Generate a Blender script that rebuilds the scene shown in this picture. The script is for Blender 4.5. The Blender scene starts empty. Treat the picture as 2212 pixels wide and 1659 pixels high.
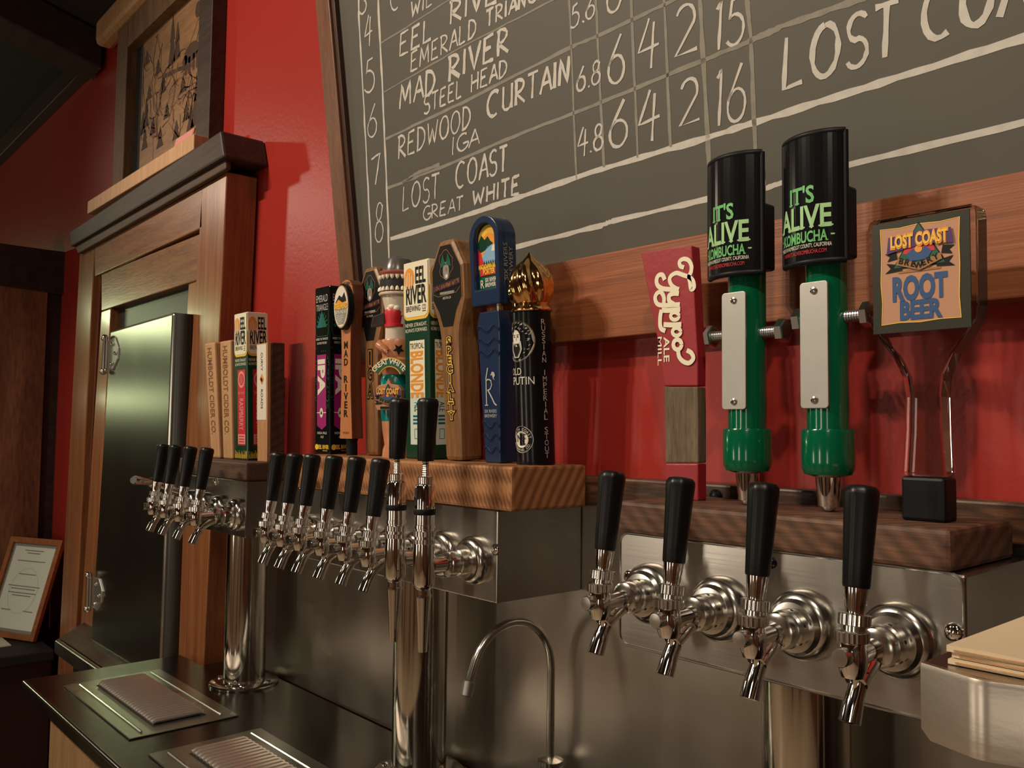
import bpy, bmesh, math, random
from mathutils import Vector, Matrix
random.seed(11)
S = bpy.context.scene
COL = S.collection
V3 = Vector
# ------------------------------------------------------------------ camera
# all code below works in metres with the lens at (0,0,0): +X along the wall to the right,
# +Y into the wall, +Z up; objects are lifted by EYE so that the floor lies at z = 0
EYE = 1.52
FPX = 1870.0; CXP = 1106.0; CYP = 829.5
def _basis():
    dX = -V3((-560 - CXP, 914 - CYP, FPX)); dX.normalize()
    n = dX.cross(V3((1, 0.0114, 0))); n.normalize()
    if n.y > 0: n = -n
    Y = n.cross(dX)
    return dX, Y, n
AX, AY, AZ = _basis()          # world axes in lens space (right, down, forward)
cam_d = bpy.data.cameras.new('camera'); cam = bpy.data.objects.new('camera', cam_d); COL.objects.link(cam)
cam_d.sensor_width = 36; cam_d.lens = 36 * FPX / 2212.0; cam_d.clip_start = 0.01
right = V3((AX.x, AY.x, AZ.x)); down = V3((AX.y, AY.y, AZ.y)); fwd = V3((AX.z, AY.z, AZ.z))
cam.matrix_world = Matrix(((right.x, -down.x, -fwd.x, 0), (right.y, -down.y, -fwd.y, 0), (right.z, -down.z, -fwd.z, EYE), (0, 0, 0, 1)))
S.camera = cam
def ray(u, v):
    d = V3(((u - CXP) / FPX, (v - CYP) / FPX, 1)); return V3((AX.dot(d), AY.dot(d), AZ.dot(d)))
def at(u, v, y): r = ray(u, v); return r * (y / r.y)      # where the photo's pixel meets the plane y
def atx(u, v, x): r = ray(u, v); return r * (x / r.x)
def atz(u, v, z): r = ray(u, v); return r * (z / r.z)
# ------------------------------------------------------------------ world, lamps, exposure
S.view_settings.view_transform = 'Standard'; S.view_settings.look = 'None'
S.view_settings.gamma = 1; S.view_settings.use_curve_mapping = False
S.view_settings.exposure = 0.0
W = bpy.data.worlds.new('dim_room'); S.world = W; W.use_nodes = True
W.node_tree.nodes['Background'].inputs[0].default_value = (1.0, 0.80, 0.62, 1)
W.node_tree.nodes['Background'].inputs[1].default_value = 0.035
S.cycles.max_bounces = 8; S.cycles.glossy_bounces = 6; S.cycles.transmission_bounces = 8
S.cycles.sample_clamp_indirect = 4.0
def lamp(name, kind, loc, energy, color, size=0.05, target=None, sy=None, spot=None, blend=0.6):
    d = bpy.data.lights.new(name, kind); d.energy = energy; d.color = color
    if kind == 'AREA':
        d.size = size
        if sy: d.shape = 'RECTANGLE'; d.size_y = sy
    else: d.shadow_soft_size = size
    if kind == 'SPOT': d.spot_size = spot; d.spot_blend = blend
    o = bpy.data.objects.new(name, d); COL.objects.link(o); o.location = V3(loc) + V3((0, 0, EYE))
    if target is not None:
        o.rotation_euler = (V3(target) - V3(loc)).to_track_quat('-Z', 'Y').to_euler()
    return o
WARM = (1.0, 0.82, 0.63)
for x, e in ((-2.48, 85), (-2.22, 115), (-2.02, 85)):                       # track lamps over the drinkers' side
    lamp('track_lamp', 'SPOT', (x, -1.5, 1.96), e, WARM, 0.035, (x + 1.1, 0.95, -0.1), spot=math.radians(88), blend=0.65)
lamp('track_lamp', 'SPOT', (-0.85, -1.0, 1.62), 16, WARM, 0.035, (-0.4, 0.95, 0.0), spot=math.radians(80), blend=0.7)
lamp('track_lamp', 'SPOT', (-5.6, -1.0, 1.62), 34, WARM, 0.09, (-2.0, 0.95, 0.4), spot=math.radians(36), blend=0.9)
lamp('track_lamp', 'SPOT', (0.25, -0.35, 1.55), 68, WARM, 0.04, (-0.30, 0.95, 0.75), spot=math.radians(80), blend=0.9)
for x in (-5.6, -3.9, -2.2, -0.5, 1.2):                                     # spots added to brighten the unseen floor that the steel mirrors
    lamp('floor_fill', 'SPOT', (x, -1.9, 1.7), 95, (1.0, 0.80, 0.60), 0.08, (x, -1.95, -1.5), spot=math.radians(88), blend=0.5)
for x, z, e in ((-3.3, -.25, 11), (-1.0, -.1, 7), (1.3, -.2, 5)):                       # tall area lights added for bright streaks in the chrome
    lamp('streak_fill', 'AREA', (x, -3.0, z), e, (1.0, 0.86, 0.68), 0.22, (x, 0, z), sy=0.9)
lamp('bar_lamp', 'AREA', (1.1, -2.0, 1.70), 7, (1.0, 0.86, 0.68), 0.5, (0.3, -0.5, 0.2))
lamp('counter_lamp', 'SPOT', (-2.9, -0.6, 0.95), 27, (1.0, 0.92, 0.72), 0.06, (-3.62, 0.8, -0.55), spot=math.radians(62), blend=0.8)
lamp('tube_lamp', 'AREA', (-7.0, -0.55, 0.86), 4.5, (0.88, 1.0, 0.55), 0.7, (-2.7, 0.85, 0.3), sy=0.07)
lamp('tube_lamp', 'AREA', (-7.0, -0.55, 0.22), 1.1, (0.88, 1.0, 0.55), 0.7, (-2.7, 0.85, 0.1), sy=0.07)
# ------------------------------------------------------------------ materials
def nt(name):
    m = bpy.data.materials.new(name); m.use_nodes = True
    t = m.node_tree; return m, t, t.nodes['Principled BSDF']
def mat(name, col, rough=0.5, metal=0.0, coat=0.0, bump=0.0, bscale=60.0, spec=0.5, var=0.0, vscale=8.0, emit=0.0):
    m, t, b = nt(name)
    b.inputs['Base Color'].default_value = (*col, 1); b.inputs['Roughness'].default_value = rough
    b.inputs['Metallic'].default_value = metal; b.inputs['Coat Weight'].default_value = coat
    b.inputs['Coat Roughness'].default_value = 0.08; b.inputs['Specular IOR Level'].default_value = spec
    if bump or var:
        tc = t.nodes.new('ShaderNodeTexCoord')
        if bump:
            n = t.nodes.new('ShaderNodeTexNoise'); n.inputs['Scale'].default_value = bscale; n.inputs['Detail'].default_value = 3
            bp = t.nodes.new('ShaderNodeBump'); bp.inputs['Strength'].default_value = bump; bp.inputs['Distance'].default_value = 0.004
            t.links.new(tc.outputs['Object'], n.inputs['Vector']); t.links.new(n.outputs['Fac'], bp.inputs['Height']); t.links.new(bp.outputs['Normal'], b.inputs['Normal'])
        if var:
            n2 = t.nodes.new('ShaderNodeTexNoise'); n2.inputs['Scale'].default_value = vscale; n2.inputs['Detail'].default_value = 5
            mx = t.nodes.new('ShaderNodeMix'); mx.data_type = 'RGBA'
            mx.inputs[6].default_value = tuple(c * (1 - var) for c in col) + (1,); mx.inputs[7].default_value = tuple(min(1, c * (1 + var)) for c in col) + (1,)
            t.links.new(tc.outputs['Object'], n2.inputs['Vector']); t.links.new(n2.outputs['Fac'], mx.inputs[0]); t.links.new(mx.outputs[2], b.inputs['Base Color'])
    return m
def wood(name, c1, c2, axis='X', scale=14.0, stretch=14.0, rough=0.45, coat=0.0, c3=None, bump=0.25, saw=0.0):
    """grain along one axis: noise squeezed across it, with finer fibre lines on top"""
    m, t, b = nt(name); L = t.links.new
    tc = t.nodes.new('ShaderNodeTexCoord'); mp = t.nodes.new('ShaderNodeMapping')
    s = [scale] * 3; s['XYZ'.index(axis)] = scale / stretch; mp.inputs['Scale'].default_value = s
    L(tc.outputs['Object'], mp.inputs['Vector'])
    n = t.nodes.new('ShaderNodeTexNoise'); n.inputs['Scale'].default_value = 1.0; n.inputs['Detail'].default_value = 6; n.inputs['Distortion'].default_value = 0.6
    L(mp.outputs['Vector'], n.inputs['Vector'])
    n2 = t.nodes.new('ShaderNodeTexNoise'); n2.inputs['Scale'].default_value = 7.0; n2.inputs['Detail'].default_value = 3
    L(mp.outputs['Vector'], n2.inputs['Vector'])
    ad = t.nodes.new('ShaderNodeMath'); ad.operation = 'MULTIPLY_ADD'; ad.inputs[1].default_value = 0.45
    L(n2.outputs['Fac'], ad.inputs[0]); 
    ml = t.nodes.new('ShaderNodeMath'); ml.operation = 'MULTIPLY'; ml.inputs[1].default_value = 0.62; L(n.outputs['Fac'], ml.inputs[0]); L(ml.outputs[0], ad.inputs[2])
    r = t.nodes.new('ShaderNodeValToRGB'); r.color_ramp.elements[0].position = 0.36; r.color_ramp.elements[1].position = 0.70
    r.color_ramp.elements[0].color = (*c1, 1); r.color_ramp.elements[1].color = (*c2, 1)
    if c3: e = r.color_ramp.elements.new(0.53); e.color = (*c3, 1)
    L(ad.outputs[0], r.inputs['Fac']); out = r.outputs['Color']
    if saw:
        w = t.nodes.new('ShaderNodeTexWave'); w.inputs['Scale'].default_value = 22; w.inputs['Distortion'].default_value = 2.5; w.inputs['Detail'].default_value = 2
        m2 = t.nodes.new('ShaderNodeMapping'); m2.inputs['Rotation'].default_value = (0, math.radians(50), 0.4); L(tc.outputs['Object'], m2.inputs['Vector']); L(m2.outputs['Vector'], w.inputs['Vector'])
        mx = t.nodes.new('ShaderNodeMix'); mx.data_type = 'RGBA'; mx.blend_type = 'MULTIPLY'; mx.inputs[0].default_value = saw
        L(out, mx.inputs[6]); L(w.outputs['Color'], mx.inputs[7]); out = mx.outputs[2]
    L(out, b.inputs['Base Color']); b.inputs['Roughness'].default_value = rough; b.inputs['Coat Weight'].default_value = coat; b.inputs['Coat Roughness'].default_value = 0.15
    bp = t.nodes.new('ShaderNodeBump'); bp.inputs['Strength'].default_value = bump; bp.inputs['Distance'].default_value = 0.002
    L(ad.outputs[0], bp.inputs['Height']); L(bp.outputs['Normal'], b.inputs['Normal'])
    return m
def steel(name, col, rough=0.3, axis='X', bump=0.06, scale=220.0, blotch=0.12, wavy=0.0):
    m, t, b = nt(name); L = t.links.new
    b.inputs['Metallic'].default_value = 1.0
    tc = t.nodes.new('ShaderNodeTexCoord'); mp = t.nodes.new('ShaderNodeMapping')
    s = [scale] * 3; s['XYZ'.index(axis)] = scale / 60.0; mp.inputs['Scale'].default_value = s
    L(tc.outputs['Object'], mp.inputs['Vector'])
    n = t.nodes.new('ShaderNodeTexNoise'); n.inputs['Scale'].default_value = 1; n.inputs['Detail'].default_value = 3; L(mp.outputs['Vector'], n.inputs['Vector'])
    bp = t.nodes.new('ShaderNodeBump'); bp.inputs['Strength'].default_value = bump; bp.inputs['Distance'].default_value = 0.001
    L(n.outputs['Fac'], bp.inputs['Height']); nrm = bp.outputs['Normal']
    if wavy:                                         # oil-canned sheet: broad uneven patches
        m3 = t.nodes.new('ShaderNodeMapping'); m3.inputs['Scale'].default_value = (5, 5, 2.2); L(tc.outputs['Object'], m3.inputs['Vector'])
        n3 = t.nodes.new('ShaderNodeTexNoise'); n3.inputs['Scale'].default_value = 1; n3.inputs['Detail'].default_value = 2; n3.inputs['Roughness'].default_value = 0.4; L(m3.outputs['Vector'], n3.inputs['Vector'])
        b3 = t.nodes.new('ShaderNodeBump'); b3.inputs['Strength'].default_value = wavy; b3.inputs['Distance'].default_value = 0.02
        L(n3.outputs['Fac'], b3.inputs['Height']); L(nrm, b3.inputs['Normal']); nrm = b3.outputs['Normal']
    L(nrm, b.inputs['Normal'])
    n2 = t.nodes.new('ShaderNodeTexNoise'); n2.inputs['Scale'].default_value = 7; n2.inputs['Detail'].default_value = 4; L(tc.outputs['Object'], n2.inputs['Vector'])
    mr = t.nodes.new('ShaderNodeMapRange'); mr.inputs['To Min'].default_value = rough - blotch; mr.inputs['To Max'].default_value = rough + blotch
    L(n2.outputs['Fac'], mr.inputs['Value']); L(mr.outputs[0], b.inputs['Roughness'])
    mx = t.nodes.new('ShaderNodeMix'); mx.data_type = 'RGBA'; mx.inputs[6].default_value = tuple(c * 0.8 for c in col) + (1,); mx.inputs[7].default_value = tuple(min(1, c * 1.15) for c in col) + (1,)
    L(n2.outputs['Fac'], mx.inputs[0]); L(mx.outputs[2], b.inputs['Base Color'])
    return m
def glass(name, col):
    m, t, b = nt(name); b.inputs['Base Color'].default_value = (*col, 1); b.inputs['Roughness'].default_value = 0.02
    b.inputs['Transmission Weight'].default_value = 1.0; b.inputs['IOR'].default_value = 1.45
    return m
def ringwood(name, c1, c2, centre=(0, 0.9, -0.5), scale=26.0):
    """sawn beam: growth rings round an axis along X, so ends show arcs and faces show lines"""
    m, t, b = nt(name); L = t.links.new
    tc = t.nodes.new('ShaderNodeTexCoord'); mp = t.nodes.new('ShaderNodeMapping'); mp.inputs['Location'].default_value = [-c for c in centre]
    L(tc.outputs['Object'], mp.inputs['Vector'])
    w = t.nodes.new('ShaderNodeTexWave'); w.wave_type = 'RINGS'; w.rings_direction = 'X'; w.inputs['Scale'].default_value = scale; w.inputs['Distortion'].default_value = 1.6; w.inputs['Detail'].default_value = 2; w.inputs['Detail Scale'].default_value = 0.6
    L(mp.outputs['Vector'], w.inputs['Vector'])
    n = t.nodes.new('ShaderNodeTexNoise'); n.inputs['Scale'].default_value = 40; n.inputs['Detail'].default_value = 4; L(tc.outputs['Object'], n.inputs['Vector'])
    w2 = t.nodes.new('ShaderNodeTexWave'); w2.inputs['Scale'].default_value = 42; w2.inputs['Distortion'].default_value = 4; w2.inputs['Detail'].default_value = 4; w2.inputs['Detail Scale'].default_value = 1.6
    m2 = t.nodes.new('ShaderNodeMapping'); m2.inputs['Rotation'].default_value = (0, math.radians(28), 0); L(tc.outputs['Object'], m2.inputs['Vector']); L(m2.outputs['Vector'], w2.inputs['Vector'])
    a = t.nodes.new('ShaderNodeMath'); a.operation = 'MULTIPLY'; L(w.outputs['Fac'], a.inputs[0]); L(n.outputs['Fac'], a.inputs[1])
    a2 = t.nodes.new('ShaderNodeMath'); a2.operation = 'MULTIPLY_ADD'; a2.inputs[1].default_value = 0.35; L(a.outputs[0], a2.inputs[2])
    sx = t.nodes.new('ShaderNodeSeparateXYZ'); L(tc.outputs['Normal'], sx.inputs[0]); ab_ = t.nodes.new('ShaderNodeMath'); ab_.operation = 'ABSOLUTE'; L(sx.outputs[0], ab_.inputs[0])
    mm = t.nodes.new('ShaderNodeMix'); mm.inputs[3].default_value = 0.45; L(ab_.outputs[0], mm.inputs[0]); L(w2.outputs['Fac'], mm.inputs[2]); L(mm.outputs[0], a2.inputs[0])   # saw marks run along the sides, not over the end grain
    r = t.nodes.new('ShaderNodeValToRGB'); r.color_ramp.elements[0].position = 0.05; r.color_ramp.elements[1].position = 0.65
    r.color_ramp.elements[0].color = (*c1, 1); r.color_ramp.elements[1].color = (*c2, 1); L(a2.outputs[0], r.inputs['Fac']); L(r.outputs['Color'], b.inputs['Base Color'])
    b.inputs['Roughness'].default_value = 0.55
    bp = t.nodes.new('ShaderNodeBump'); bp.inputs['Strength'].default_value = 0.3; bp.inputs['Distance'].default_value = 0.002; L(a2.outputs[0], bp.inputs['Height']); L(bp.outputs['Normal'], b.inputs['Normal'])
    return m
M = {}
M['red_paint'] = mat('red_paint', (0.34, 0.024, 0.017), 0.36, bump=0.10, bscale=110)
M['redwood_x'] = wood('redwood_rail', (0.18, 0.052, 0.018), (0.34, 0.112, 0.040), 'X', 60, 36, 0.42, 0.1)
M['redwood_z'] = wood('redwood_post', (0.15, 0.050, 0.018), (0.32, 0.125, 0.048), 'Z', 40, 25, 0.30, 0.5)
M['redwood_h'] = wood('redwood_header', (0.12, 0.045, 0.018), (0.27, 0.12, 0.05), 'X', 30, 9, 0.32, 0.4)
M['dark_wood'] = wood('dark_stained_wood', (0.018, 0.010, 0.008), (0.055, 0.030, 0.022), 'X', 30, 12, 0.5)
M['frame_wood'] = wood('board_frame_wood', (0.085, 0.032, 0.013), (0.20, 0.075, 0.03), 'Z', 50, 20, 0.45)
M['frame_dark'] = wood('board_frame_dark', (0.03, 0.010, 0.006), (0.06, 0.022, 0.012), 'Z', 50, 20, 0.5)
M['reclaimed'] = wood('reclaimed_wood', (0.018, 0.009, 0.006), (0.20, 0.085, 0.038), 'X', 26, 7, 0.45, c3=(0.06, 0.028, 0.014), bump=0.6)
M['plank'] = wood('sawn_plank', (0.055, 0.026, 0.016), (0.185, 0.085, 0.045), 'X', 40, 16, 0.6, bump=0.5, saw=0.45)
M['walnut_block'] = wood('dark_block', (0.035, 0.020, 0.014), (0.10, 0.055, 0.035), 'X', 40, 14, 0.55, bump=0.4)
M['beam'] = ringwood('sawn_beam', (0.15, 0.055, 0.020), (0.40, 0.185, 0.072), scale=20.0)
M['room_wall'] = mat('tan_plaster', (0.30, 0.22, 0.155), 0.8, var=0.2, vscale=1.2)
M['pale_wood'] = wood('pale_wood', (0.42, 0.22, 0.10), (0.60, 0.36, 0.19), 'Z', 60, 20, 0.5, bump=0.15)
M['tan_panel'] = wood('tan_panel', (0.20, 0.115, 0.050), (0.30, 0.18, 0.085), 'Z', 40, 16, 0.5)
M['plaque_wood'] = wood('plaque_wood', (0.20, 0.10, 0.042), (0.34, 0.19, 0.085), 'X', 16, 4, 0.5)
M['rough_wood'] = wood('rough_frame_wood', (0.07, 0.035, 0.016), (0.20, 0.10, 0.045), 'Z', 30, 8, 0.6)
M['old_plank'] = wood('old_plank', (0.12, 0.040, 0.020), (0.30, 0.125, 0.058), 'Z', 14, 5, 0.55)
M['oak'] = wood('oak', (0.13, 0.058, 0.022), (0.33, 0.165, 0.068), 'Z', 50, 14, 0.35, 0.3)
M['bronze_wood'] = wood('orange_wood', (0.42, 0.15, 0.05), (0.54, 0.21, 0.075), 'Z', 40, 16, 0.45)
M['mahog'] = wood('mahogany', (0.09, 0.022, 0.010), (0.17, 0.048, 0.02), 'Z', 50, 18, 0.4)
M['grey_wood'] = wood('weathered_wood', (0.055, 0.038, 0.022), (0.19, 0.14, 0.085), 'Z', 90, 12, 0.7, bump=0.7)
M['walnut_z'] = wood('walnut_side', (0.035, 0.018, 0.011), (0.10, 0.052, 0.030), 'Z', 90, 10, 0.6, saw=0.4)
M['strip_wood'] = wood('strip_wood', (0.36, 0.18, 0.085), (0.56, 0.31, 0.15), 'Z', 40, 10, 0.45)
M['board'] = mat('chalkboard_slate', (0.072, 0.068, 0.053), 0.62, var=0.16, vscale=3.0)
M['chalk'] = mat('chalk', (0.52, 0.50, 0.455), 0.95, var=0.22, vscale=70)
M['chalk_faint'] = mat('chalk_faint', (0.23, 0.22, 0.185), 0.95, var=0.3, vscale=60)
M['steel'] = steel('brushed_steel', (0.47, 0.445, 0.41), 0.27, 'X', wavy=0.10)
M['steel_lip'] = steel('worn_bright_steel', (0.66, 0.60, 0.52), 0.34, 'X', bump=0.12, blotch=0.08, wavy=0.12)
M['steel_v'] = steel('backsplash_steel', (0.44, 0.41, 0.36), 0.31, 'Z', blotch=0.10, wavy=0.55)
M['steel_door'] = steel('cooler_door_steel', (0.40, 0.39, 0.35), 0.24, 'Z', bump=0.02, blotch=0.02)
M['steel_top'] = steel('dark_worktop', (0.13, 0.115, 0.095), 0.24, 'X', blotch=0.08)
M['steel_tray'] = steel('tray_steel', (0.52, 0.53, 0.46), 0.28, 'X', blotch=0.05)
M['chrome'] = mat('chrome', (0.82, 0.79, 0.75), 0.07, 1.0)
M['satin'] = mat('satin_chrome', (0.62, 0.60, 0.55), 0.20, 1.0)
M['knurl'] = mat('knurled_chrome', (0.74, 0.72, 0.68), 0.17, 1.0)
M['polished'] = mat('polished_column', (0.70, 0.66, 0.60), 0.10, 1.0)
M['zinc'] = mat('zinc_bolt', (0.55, 0.57, 0.58), 0.25, 1.0)
M['alu'] = mat('worn_aluminium', (0.47, 0.47, 0.44), 0.42, 1.0, var=0.1, vscale=40)
M['gold'] = mat('gold_dome', (0.86, 0.50, 0.20), 0.10, 1.0)
M['black'] = mat('black_plastic', (0.006, 0.006, 0.007), 0.34, spec=0.30)
M['black_gloss'] = mat('black_gloss', (0.006, 0.006, 0.007), 0.20, spec=0.28)
M['rubber'] = mat('black_rubber', (0.005, 0.006, 0.008), 0.45, spec=0.25)
M['dark'] = mat('dark_gap', (0.01, 0.009, 0.008), 0.7)
M['gasket'] = mat('dark_gasket', (0.030, 0.028, 0.024), 0.35)
M['bluegrey'] = mat('door_edge_strip', (0.06, 0.075, 0.10), 0.35)
M['ceiling'] = mat('dark_ceiling', (0.018, 0.017, 0.016), 0.8, var=0.3, vscale=3)
M['floor'] = wood('floor_boards', (0.24, 0.18, 0.125), (0.40, 0.31, 0.22), 'X', 8, 8, 0.5)
M['tray_bar'] = mat('tray_bar_steel', (0.80, 0.74, 0.68), 0.40, 1.0)
M['end_wall'] = mat('end_wall', (0.12, 0.09, 0.07), 0.8)
M['cabinet'] = mat('dark_cabinet', (0.035, 0.010, 0.008), 0.5)
M['green'] = mat('green_pipe', (0.0, 0.105, 0.045), 0.16, coat=0.4)
M['eel_green'] = mat('dark_green', (0.006, 0.045, 0.022), 0.30)
M['white'] = mat('white_print', (0.72, 0.68, 0.58), 0.45)
M['cream'] = mat('cream_print', (0.80, 0.76, 0.58), 0.40)
M['ink'] = mat('black_print', (0.006, 0.006, 0.006), 0.42, spec=0.25)
M['grey_ink'] = mat('grey_print', (0.26, 0.26, 0.24), 0.4)
M['yellow'] = mat('yellow_print', (0.80, 0.50, 0.06), 0.4)
M['orange'] = mat('orange_print', (0.78, 0.30, 0.03), 0.4)
M['magenta'] = mat('magenta_print', (0.30, 0.012, 0.14), 0.4)
M['leaf'] = mat('leaf_print', (0.004, 0.095, 0.055), 0.4)
M['teal'] = mat('teal_print', (0.0, 0.13, 0.16), 0.35)
M['red'] = mat('red_print', (0.56, 0.018, 0.030), 0.4)
M['pink'] = mat('pink_print', (0.72, 0.30, 0.28), 0.4)
M['sky'] = mat('sky_print', (0.22, 0.42, 0.62), 0.4)
M['ice'] = mat('ice_print', (0.58, 0.70, 0.62), 0.4)
M['navy'] = mat('navy_resin', (0.010, 0.027, 0.075), 0.28, coat=0.2)
M['navy_deep'] = mat('navy_groove', (0.005, 0.012, 0.045), 0.3)
M['silver'] = mat('silver_print', (0.46, 0.46, 0.44), 0.35)
M['brown_ink'] = mat('burnt_print', (0.20, 0.085, 0.035), 0.6)
M['burn'] = mat('burnt_wood', (0.055, 0.024, 0.012), 0.7)
M['bronze'] = mat('bronze_print', (0.32, 0.15, 0.05), 0.4)
M['plum'] = mat('plum_print', (0.045, 0.012, 0.030), 0.4)
M['green_ink'] = mat('green_print', (0.13, 0.46, 0.15), 0.4)
M['pale_green'] = mat('pale_green_print', (0.33, 0.60, 0.28), 0.4)
M['gyppo'] = mat('red_axe_paint', (0.30, 0.018, 0.026), 0.42, bump=0.2, bscale=50)
M['tan_print'] = mat('tan_label', (0.46, 0.235, 0.135), 0.5)
M['olive'] = mat('olive_black_label', (0.020, 0.021, 0.013), 0.35)
M['blue_ink'] = mat('blue_print', (0.020, 0.075, 0.21), 0.4)
M['purple_ink'] = mat('purple_print', (0.055, 0.022, 0.13), 0.4)
M['shark_grey'] = mat('shark_grey', (0.085, 0.080, 0.078), 0.25)
M['shark_white'] = mat('shark_white', (0.66, 0.58, 0.48), 0.25)
M['gum'] = mat('gum_pink', (0.34, 0.10, 0.085), 0.2)
M['mouth'] = mat('mouth_black', (0.006, 0.004, 0.004), 0.5)
M['skin'] = mat('tan_resin', (0.52, 0.22, 0.11), 0.28)
M['teal_resin'] = mat('teal_resin', (0.0, 0.19, 0.19), 0.2)
M['acrylic'] = glass('clear_acrylic', (0.93, 0.95, 0.93))
M['paper'] = mat('cream_paper', (0.74, 0.60, 0.40), 0.8, var=0.04, vscale=10)
M['sheet'] = mat('certificate_paper', (0.72, 0.75, 0.64), 0.5)
M['frame_tan'] = wood('picture_frame_wood', (0.25, 0.085, 0.03), (0.42, 0.16, 0.06), 'X', 40, 8, 0.3, 0.4)
# ------------------------------------------------------------------ mesh builder
class Frame:
    """flat surface: origin o, u to the right, v up, n outward"""
    def __init__(s, o, U=(1, 0, 0), Vv=(0, 0, 1)):
        s.o = V3(o); s.U = V3(U).normalized(); s.V = V3(Vv).normalized(); s.N = s.U.cross(s.V)
    def P(s, u, v, n=0.0): return s.o + s.U * u + s.V * v + s.N * n
class Cyl:
    """surface of an upright cylinder; u runs round it, u = 0 faces -Y turned by a0"""
    def __init__(s, c, r, a0=0.0): s.c = V3(c); s.r = r; s.a0 = a0
    def P(s, u, v, n=0.0):
        a = s.a0 + u / s.r; return s.c + V3((math.sin(a) * (s.r + n), -math.cos(a) * (s.r + n), v))
_txt = {}
def glyphs(s, bold=0.0, shear=0.0):
    k = (s, bold, shear)
    if k not in _txt:
        c = bpy.data.curves.new('lettering', 'FONT'); c.body = s; c.size = 1; c.offset = bold; c.shear = shear; c.resolution_u = 3; c.fill_mode = 'FRONT'
        o = bpy.data.objects.new('lettering', c); COL.objects.link(o)
        me = bpy.data.meshes.new_from_object(o.evaluated_get(bpy.context.evaluated_depsgraph_get()))
        vs = [(v.co.x, v.co.y) for v in me.vertices]; fs = [tuple(p.vertices) for p in me.polygons]
        bpy.data.objects.remove(o); bpy.data.curves.remove(c); bpy.data.meshes.remove(me)
        _txt[k] = (vs, fs)
    return _txt[k]
CAP = max(y for x, y in glyphs('H')[0])
class MB:
    def __init__(s): s.v = []; s.f = []; s.m = []; s.s = []
    def add(s, vs, fs, mi=0, sm=False):
        b = len(s.v); s.v += [V3(v) for v in vs]
        for f in fs: s.f.append(tuple(i + b for i in f)); s.m.append(mi); s.s.append(sm)
    def box(s, x0, x1, y0, y1, z0, z1, mi=0):
        s.hexa([(x0, y0, z0), (x1, y0, z0), (x1, y0, z1), (x0, y0, z1)], [(x0, y1, z0), (x1, y1, z0), (x1, y1, z1), (x0, y1, z1)], mi)
    def hexa(s, a, b, mi=0):
        n = len(a); s.add(list(a) + list(b), [tuple(range(n)), tuple(range(2 * n - 1, n - 1, -1))] + [(i, i + n, (i + 1) % n + n, (i + 1) % n) for i in range(n)], mi)
    def prism(s, fr, pts, d0, d1, mi=0):
        """outline pts (anticlockwise seen from outside) from depth d1 (front) back to d0"""
        s.hexa([fr.P(u, v, d1) for u, v in pts], [fr.P(u, v, d0) for u, v in pts], mi)
    def slab(s, pts, y0, y1, mi=0):
        """prism from points lying on the plane y0 back to y1"""
        s.hexa([V3((p[0], y0, p[2])) for p in pts], [V3((p[0], y1, p[2])) for p in pts], mi)
    def poly(s, fr, pts, mi=0, n=0.0004): s.add([fr.P(u, v, n) for u, v in pts], [tuple(range(len(pts)))], mi)
    def rect(s, fr, u0, u1, v0, v1, mi=0, n=0.0004, div=1):
        for k in range(div):
            a = u0 + (u1 - u0) * k / div; b = u0 + (u1 - u0) * (k + 1) / div
            s.poly(fr, [(a, v0), (b, v0), (b, v1), (a, v1)], mi, n)
    def disc(s, fr, cu, cv, ru, rv=None, mi=0, n=0.0004, seg=32, a0=0):
        rv = rv or ru; s.poly(fr, [(cu + ru * math.cos(a0 + 2 * math.pi * i / seg), cv + rv * math.sin(a0 + 2 * math.pi * i / seg)) for i in range(seg)], mi, n)
    def ribbon(s, fr, pts, w, mi=0, n=0.0006, closed=False, wv=0.0):
        P = [V3((p[0], p[1])) for p in pts]; k = len(P); L = []; R = []
        for i in range(k):
            a = P[i - 1] if (i or closed) else P[i]; b = P[(i + 1) % k] if (i < k - 1 or closed) else P[i]
            d = (b - a); d = d.normalized() if d.length > 1e-9 else V3((1, 0)); nn = V3((-d.y, d.x))
            ww = w * 0.5 * (1 + wv * random.uniform(-1, 1)); L.append(P[i] + nn * ww); R.append(P[i] - nn * ww)
        vs = [fr.P(p.x, p.y, n) for p in L] + [fr.P(p.x, p.y, n) for p in R]
        s.add(vs, [(i, i + k, (i + 1) % k + k, (i + 1) % k) for i in range(k if closed else k - 1)], mi)
    def text(s, t, fr, u, v, h, w=None, al='C', mi=0, n=0.0008, bold=0.0, shear=0.0, rot=0.0):
        vs, fs = glyphs(t, bold, shear)
        x0 = min(a for a, b in vs); x1 = max(a for a, b in vs); k = h / CAP; sx = (w / (x1 - x0)) if w else k
        off = {'C': (x0 + x1) / 2, 'L': x0, 'R': x1}[al]; c, sn = math.cos(rot), math.sin(rot)
        out = []
        for a, b in vs:
            x = (a - off) * sx; y = b * k; out.append(fr.P(u + x * c - y * sn, v + x * sn + y * c, n))
        s.add(out, fs, mi)
    def stack(s, t, fr, u, v0, v1, h, w, mi=0, n=0.0008, bold=0.0):
        """upright letters one under another from v0 (top) down to v1"""
        k = len(t)
        for i, ch in enumerate(t):
            if ch == ' ': continue
            vs, _ = glyphs(ch); wid = max(a for a, b in vs) - min(a for a, b in vs)
            vb, _ = glyphs(ch, bold); wb = max(a for a, b in vb) - min(a for a, b in vb)
            s.text(ch, fr, u, v0 + (v1 - v0) * (i + 0.5) / k - h / 2, h, min(w, wid * h / CAP * 1.25) * wb / wid, 'C', mi, n, bold)
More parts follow.
